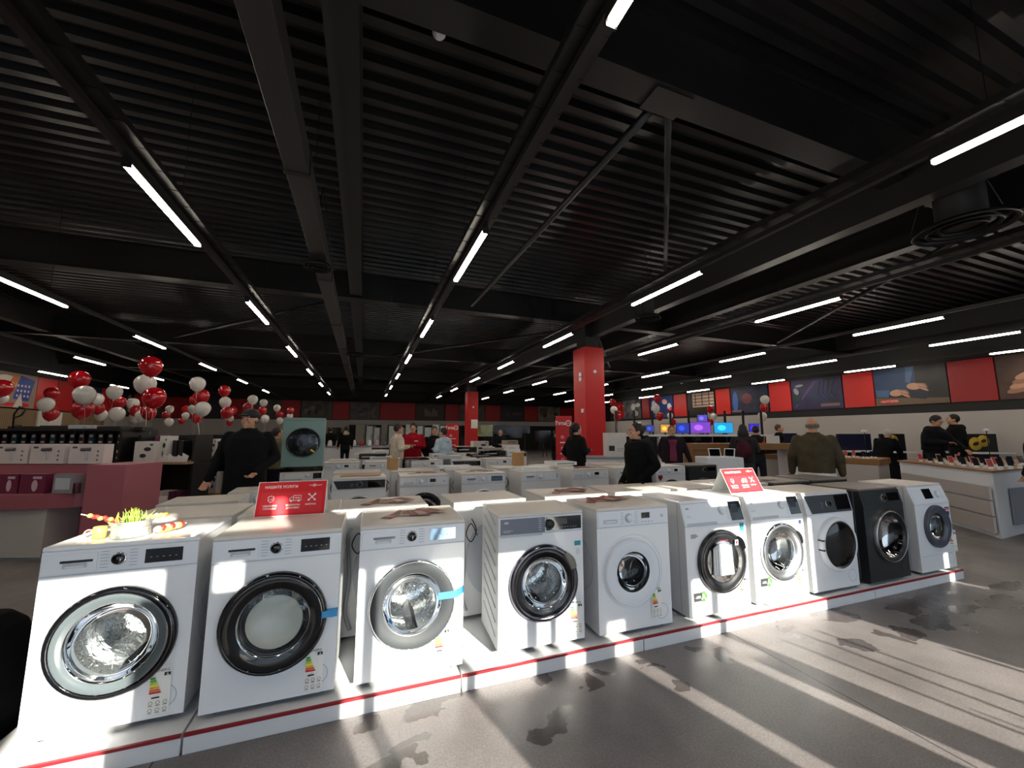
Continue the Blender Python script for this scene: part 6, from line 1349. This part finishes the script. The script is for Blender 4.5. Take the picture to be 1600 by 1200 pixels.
# island table behind the leather jacket
def prism_table(name, label, pts, h, rim, body, loc=(0, 0)):
    t = thing(name, label, 'table', (loc[0], loc[1], 0)); q = [(x-loc[0], y-loc[1]) for x, y in pts]
    M().prism([(x, y, h-rim[0]) for x, y in q], (0, 0, rim[0]), rim[1]).build('tabletop', t, bevel=.004)
    c = Vector((sum(x for x, y in q)/len(q), sum(y for x, y in q)/len(q)))
    M().prism([(x+(c.x-x)*.03, y+(c.y-y)*.03, 0) for x, y in q], (0, 0, h-rim[0]), body).build('cabinet', t); return t
HT = .92
prism_table('phone_table', 'long table with oak rim and phones behind the leather jacket', [(9.55, 7.2), (9.75, 4.9), (10.75, 5.2), (10.5, 7.3)], HT, (.12, WOODB), WPALE, (9.6, 6.0))
bt = prism_table('phone_counter', 'large white phone counter with thin oak edge at the right, behind the rightmost washer', [(8.25, 2.86), (9.75, 4.62), (12.4, 4.75), (12.4, 3.1)], .925, (.02, WOODB), PANELW, (9.5, 3.5))
d = Vector((1.5, 1.76, 0)); d.normalize(); nn = Vector((-d.y, d.x, 0))
base = Vector((8.25-9.5, 2.86-3.5, 0))
for k, (z0_, z1_) in enumerate(((.52, .70), (.30, .50), (.07, .28))):
    m = M(); p0 = base+d*.10+nn*(.0-.0+.0); p1 = base+d*2.2; q = nn*.012
    m.prism([(p0+q)+Vector((0, 0, z0_)), (p1+q)+Vector((0, 0, z0_)), (p1+q)+Vector((0, 0, z1_)), (p0+q)+Vector((0, 0, z1_))], nn*-.03, WPALE); m.build('front_board', bt)
m = M(); m.bb(8.75-9.5, 11.0-9.5, 2.88-3.5, 2.90-3.5, .15, .66, GREYP); m.build('side_drawer', bt)
def phone(x, y, rz, label, g, z, dark=True):
    t = thing('phone', label, 'phone', (x, y, z), rz, g)
    m = M(); m.T = Matrix.Rotation(-.55, 4, 'X') @ Matrix.Identity(4); m.bb(-.036, .036, .0, .008, .05, .20, BLACKG if dark else WHITE); m.bb(-.033, .033, -.0015, 0, .055, .195, mat('phone_screen', '#20242c', .1) if dark else mat('phone_screen_red', '#b04038', .3)); m.build('screen', t)
    m = M(); m.box((0, .045, .02), (.05, .07, .04), PANELW, taper=(.6, .6)); m.tube([(0, .06, .03), (0, .07, .09)], .012, PANELW, 6); m.build('stand', t)
    m = M(); m.bb(.05, .11, -.02, -.016, 0, .035, WPAPER); m.build('price_card', t); t.scale = (.85, .85, .85)
ph = []
for j in range(3):
    for i in range(7):
        s_ = .25+.27*i; p = Vector((8.25, 2.86))+Vector((d.x, d.y))*s_+Vector((.22+.30*j, -.06))
        if p.y > 4.6: continue
        phone(p.x, p.y, -.9, 'phone on a white stand, %s in the %s line of the right counter' % (ordn[i], ('front', 'middle', 'rear')[j]), 'phones on the large white counter', .926, (i+j) % 3 > 0)
for i in range(6): phone(9.25+.36*i, 3.22-.0*i, -.9, 'phone leaning in the row nearest the right picture edge, %s from the left' % ordn[i], 'phones at the right picture edge', .926)
for j in range(2):
    for i in range(6): phone(9.9+.28*j, 5.25+.33*i, -1.2, 'phone on the oak rimmed table, %s from the front in its %s line' % (ordn[i], ('near', 'far')[j]), 'phones on the oak rimmed table', HT+.001, i % 2 == 0)
# navy wall desks with yellow discs
NAVY = mat('navy_panel', '#10183a', .4); YEL = mat('yellow_disc', '#c8a830', .5); BLK2 = mat('navy_black', '#0a0c14', .4)
def desk(u0, u1, v0, v1, G, label, discs=()):
    a, b = P(u0, v0, G), P(u1, v0, G); w_ = (b-a).length; t = thing('wall_desk', label, 'desk', (((a+b)/2).x, ((a+b)/2).y, 0), math.atan2(b.y-a.y, b.x-a.x)); h = (a.z+b.z)/2
    M().bb(-w_/2, w_/2, 0, .08, .0, h, NAVY if not discs else BLK2).build('panel', t); M().bb(-w_/2, w_/2, -.4, 0, .86, .90, PANELW).build('desk_top', t)
    for du, dv, r in discs:
        p = P(du, dv, G); q = t.matrix_basis.inverted() @ p
        m = M(); m.lathe([(0, -.012), (r, -.010), (r, 0)], (q.x, -.002, q.z), YEL, 'y', 24); blob(m, q.x, q.z, r*.5, r*.28, BLK, -.015, .3); m.build('yellow_disc', t)
desk(1309, 1360, 678, 690, 12.6, 'navy wall desk between the leather jacket and the discs')
desk(1376, 1413, 678, 706, 12.2, 'dark desk panel with two yellow discs, left of the puffer jacket', ((1387, 691, .16), (1395, 687, .15)))
desk(1452, 1494, 678, 700, 12.2, 'navy desk behind the puffer jacket')
desk(1502, 1556, 678, 710, 11.6, 'dark desk panel with two yellow discs, right of the hooded top', ((1524, 693.5, .19), (1536, 689, .17)))
desk(1215, 1245, 677, 694, 12.8, 'blue desk panel left of the leather jacket')
for u, v, G, lb in ((1350, 674, 12, 'left'), (1468, 672, 11.5, 'middle'), (1541, 672, 11, 'right')):
    p = P(u, v, G); t_ = thing('small_lamp', 'small white dome lamp above the wall desks, %s one' % lb, 'lamp', (p.x, p.y, 0)); M().lathe([(0, .05), (.06, .03), (.08, -.02), (0, -.02)], (0, 0, p.z), PANELW, 'z', 14).build('shade', t_); M().cyl((0, 0, 0), (0, 0, p.z), .01, BLKMET, n=6).build('pole', t_)

# black bag beside the leftmost washer
p = PZ(8, 1185, 0); t = thing('black_bag', 'black bag with thin tan piping on the floor left of the leftmost washer', 'bag', (-1.75, 2.86, 0))
m = M(); rr = [(0, 0, 0, .20, .16), (0, 0, .1, .24, .19), (0, 0, .35, .22, .17), (0, .02, .5, .17, .12), (0, .03, .56, .10, .06)]
rings(m, rr); me_ = voxmesh(m, .012, 4); me_.materials.append(fabric('#0e0f11')); o = bpy.data.objects.new('bag_body', me_); COL.objects.link(o); o.parent = t
M().tube(smooth_pts([(.22, -.02, .08), (.20, -.05, .3), (.12, -.06, .5), (.02, -.02, .62), (-.1, .0, .52)]), .006, mat('tan_piping', '#8a6238', .6), 6).build('strap', t)
for _o in list(bpy.data.objects):
    if _o.parent is None and _o.type in ('MESH', 'EMPTY') and 'kind' not in _o.keys() and 'label' not in _o.keys(): print('UNLABELLED', _o.name)
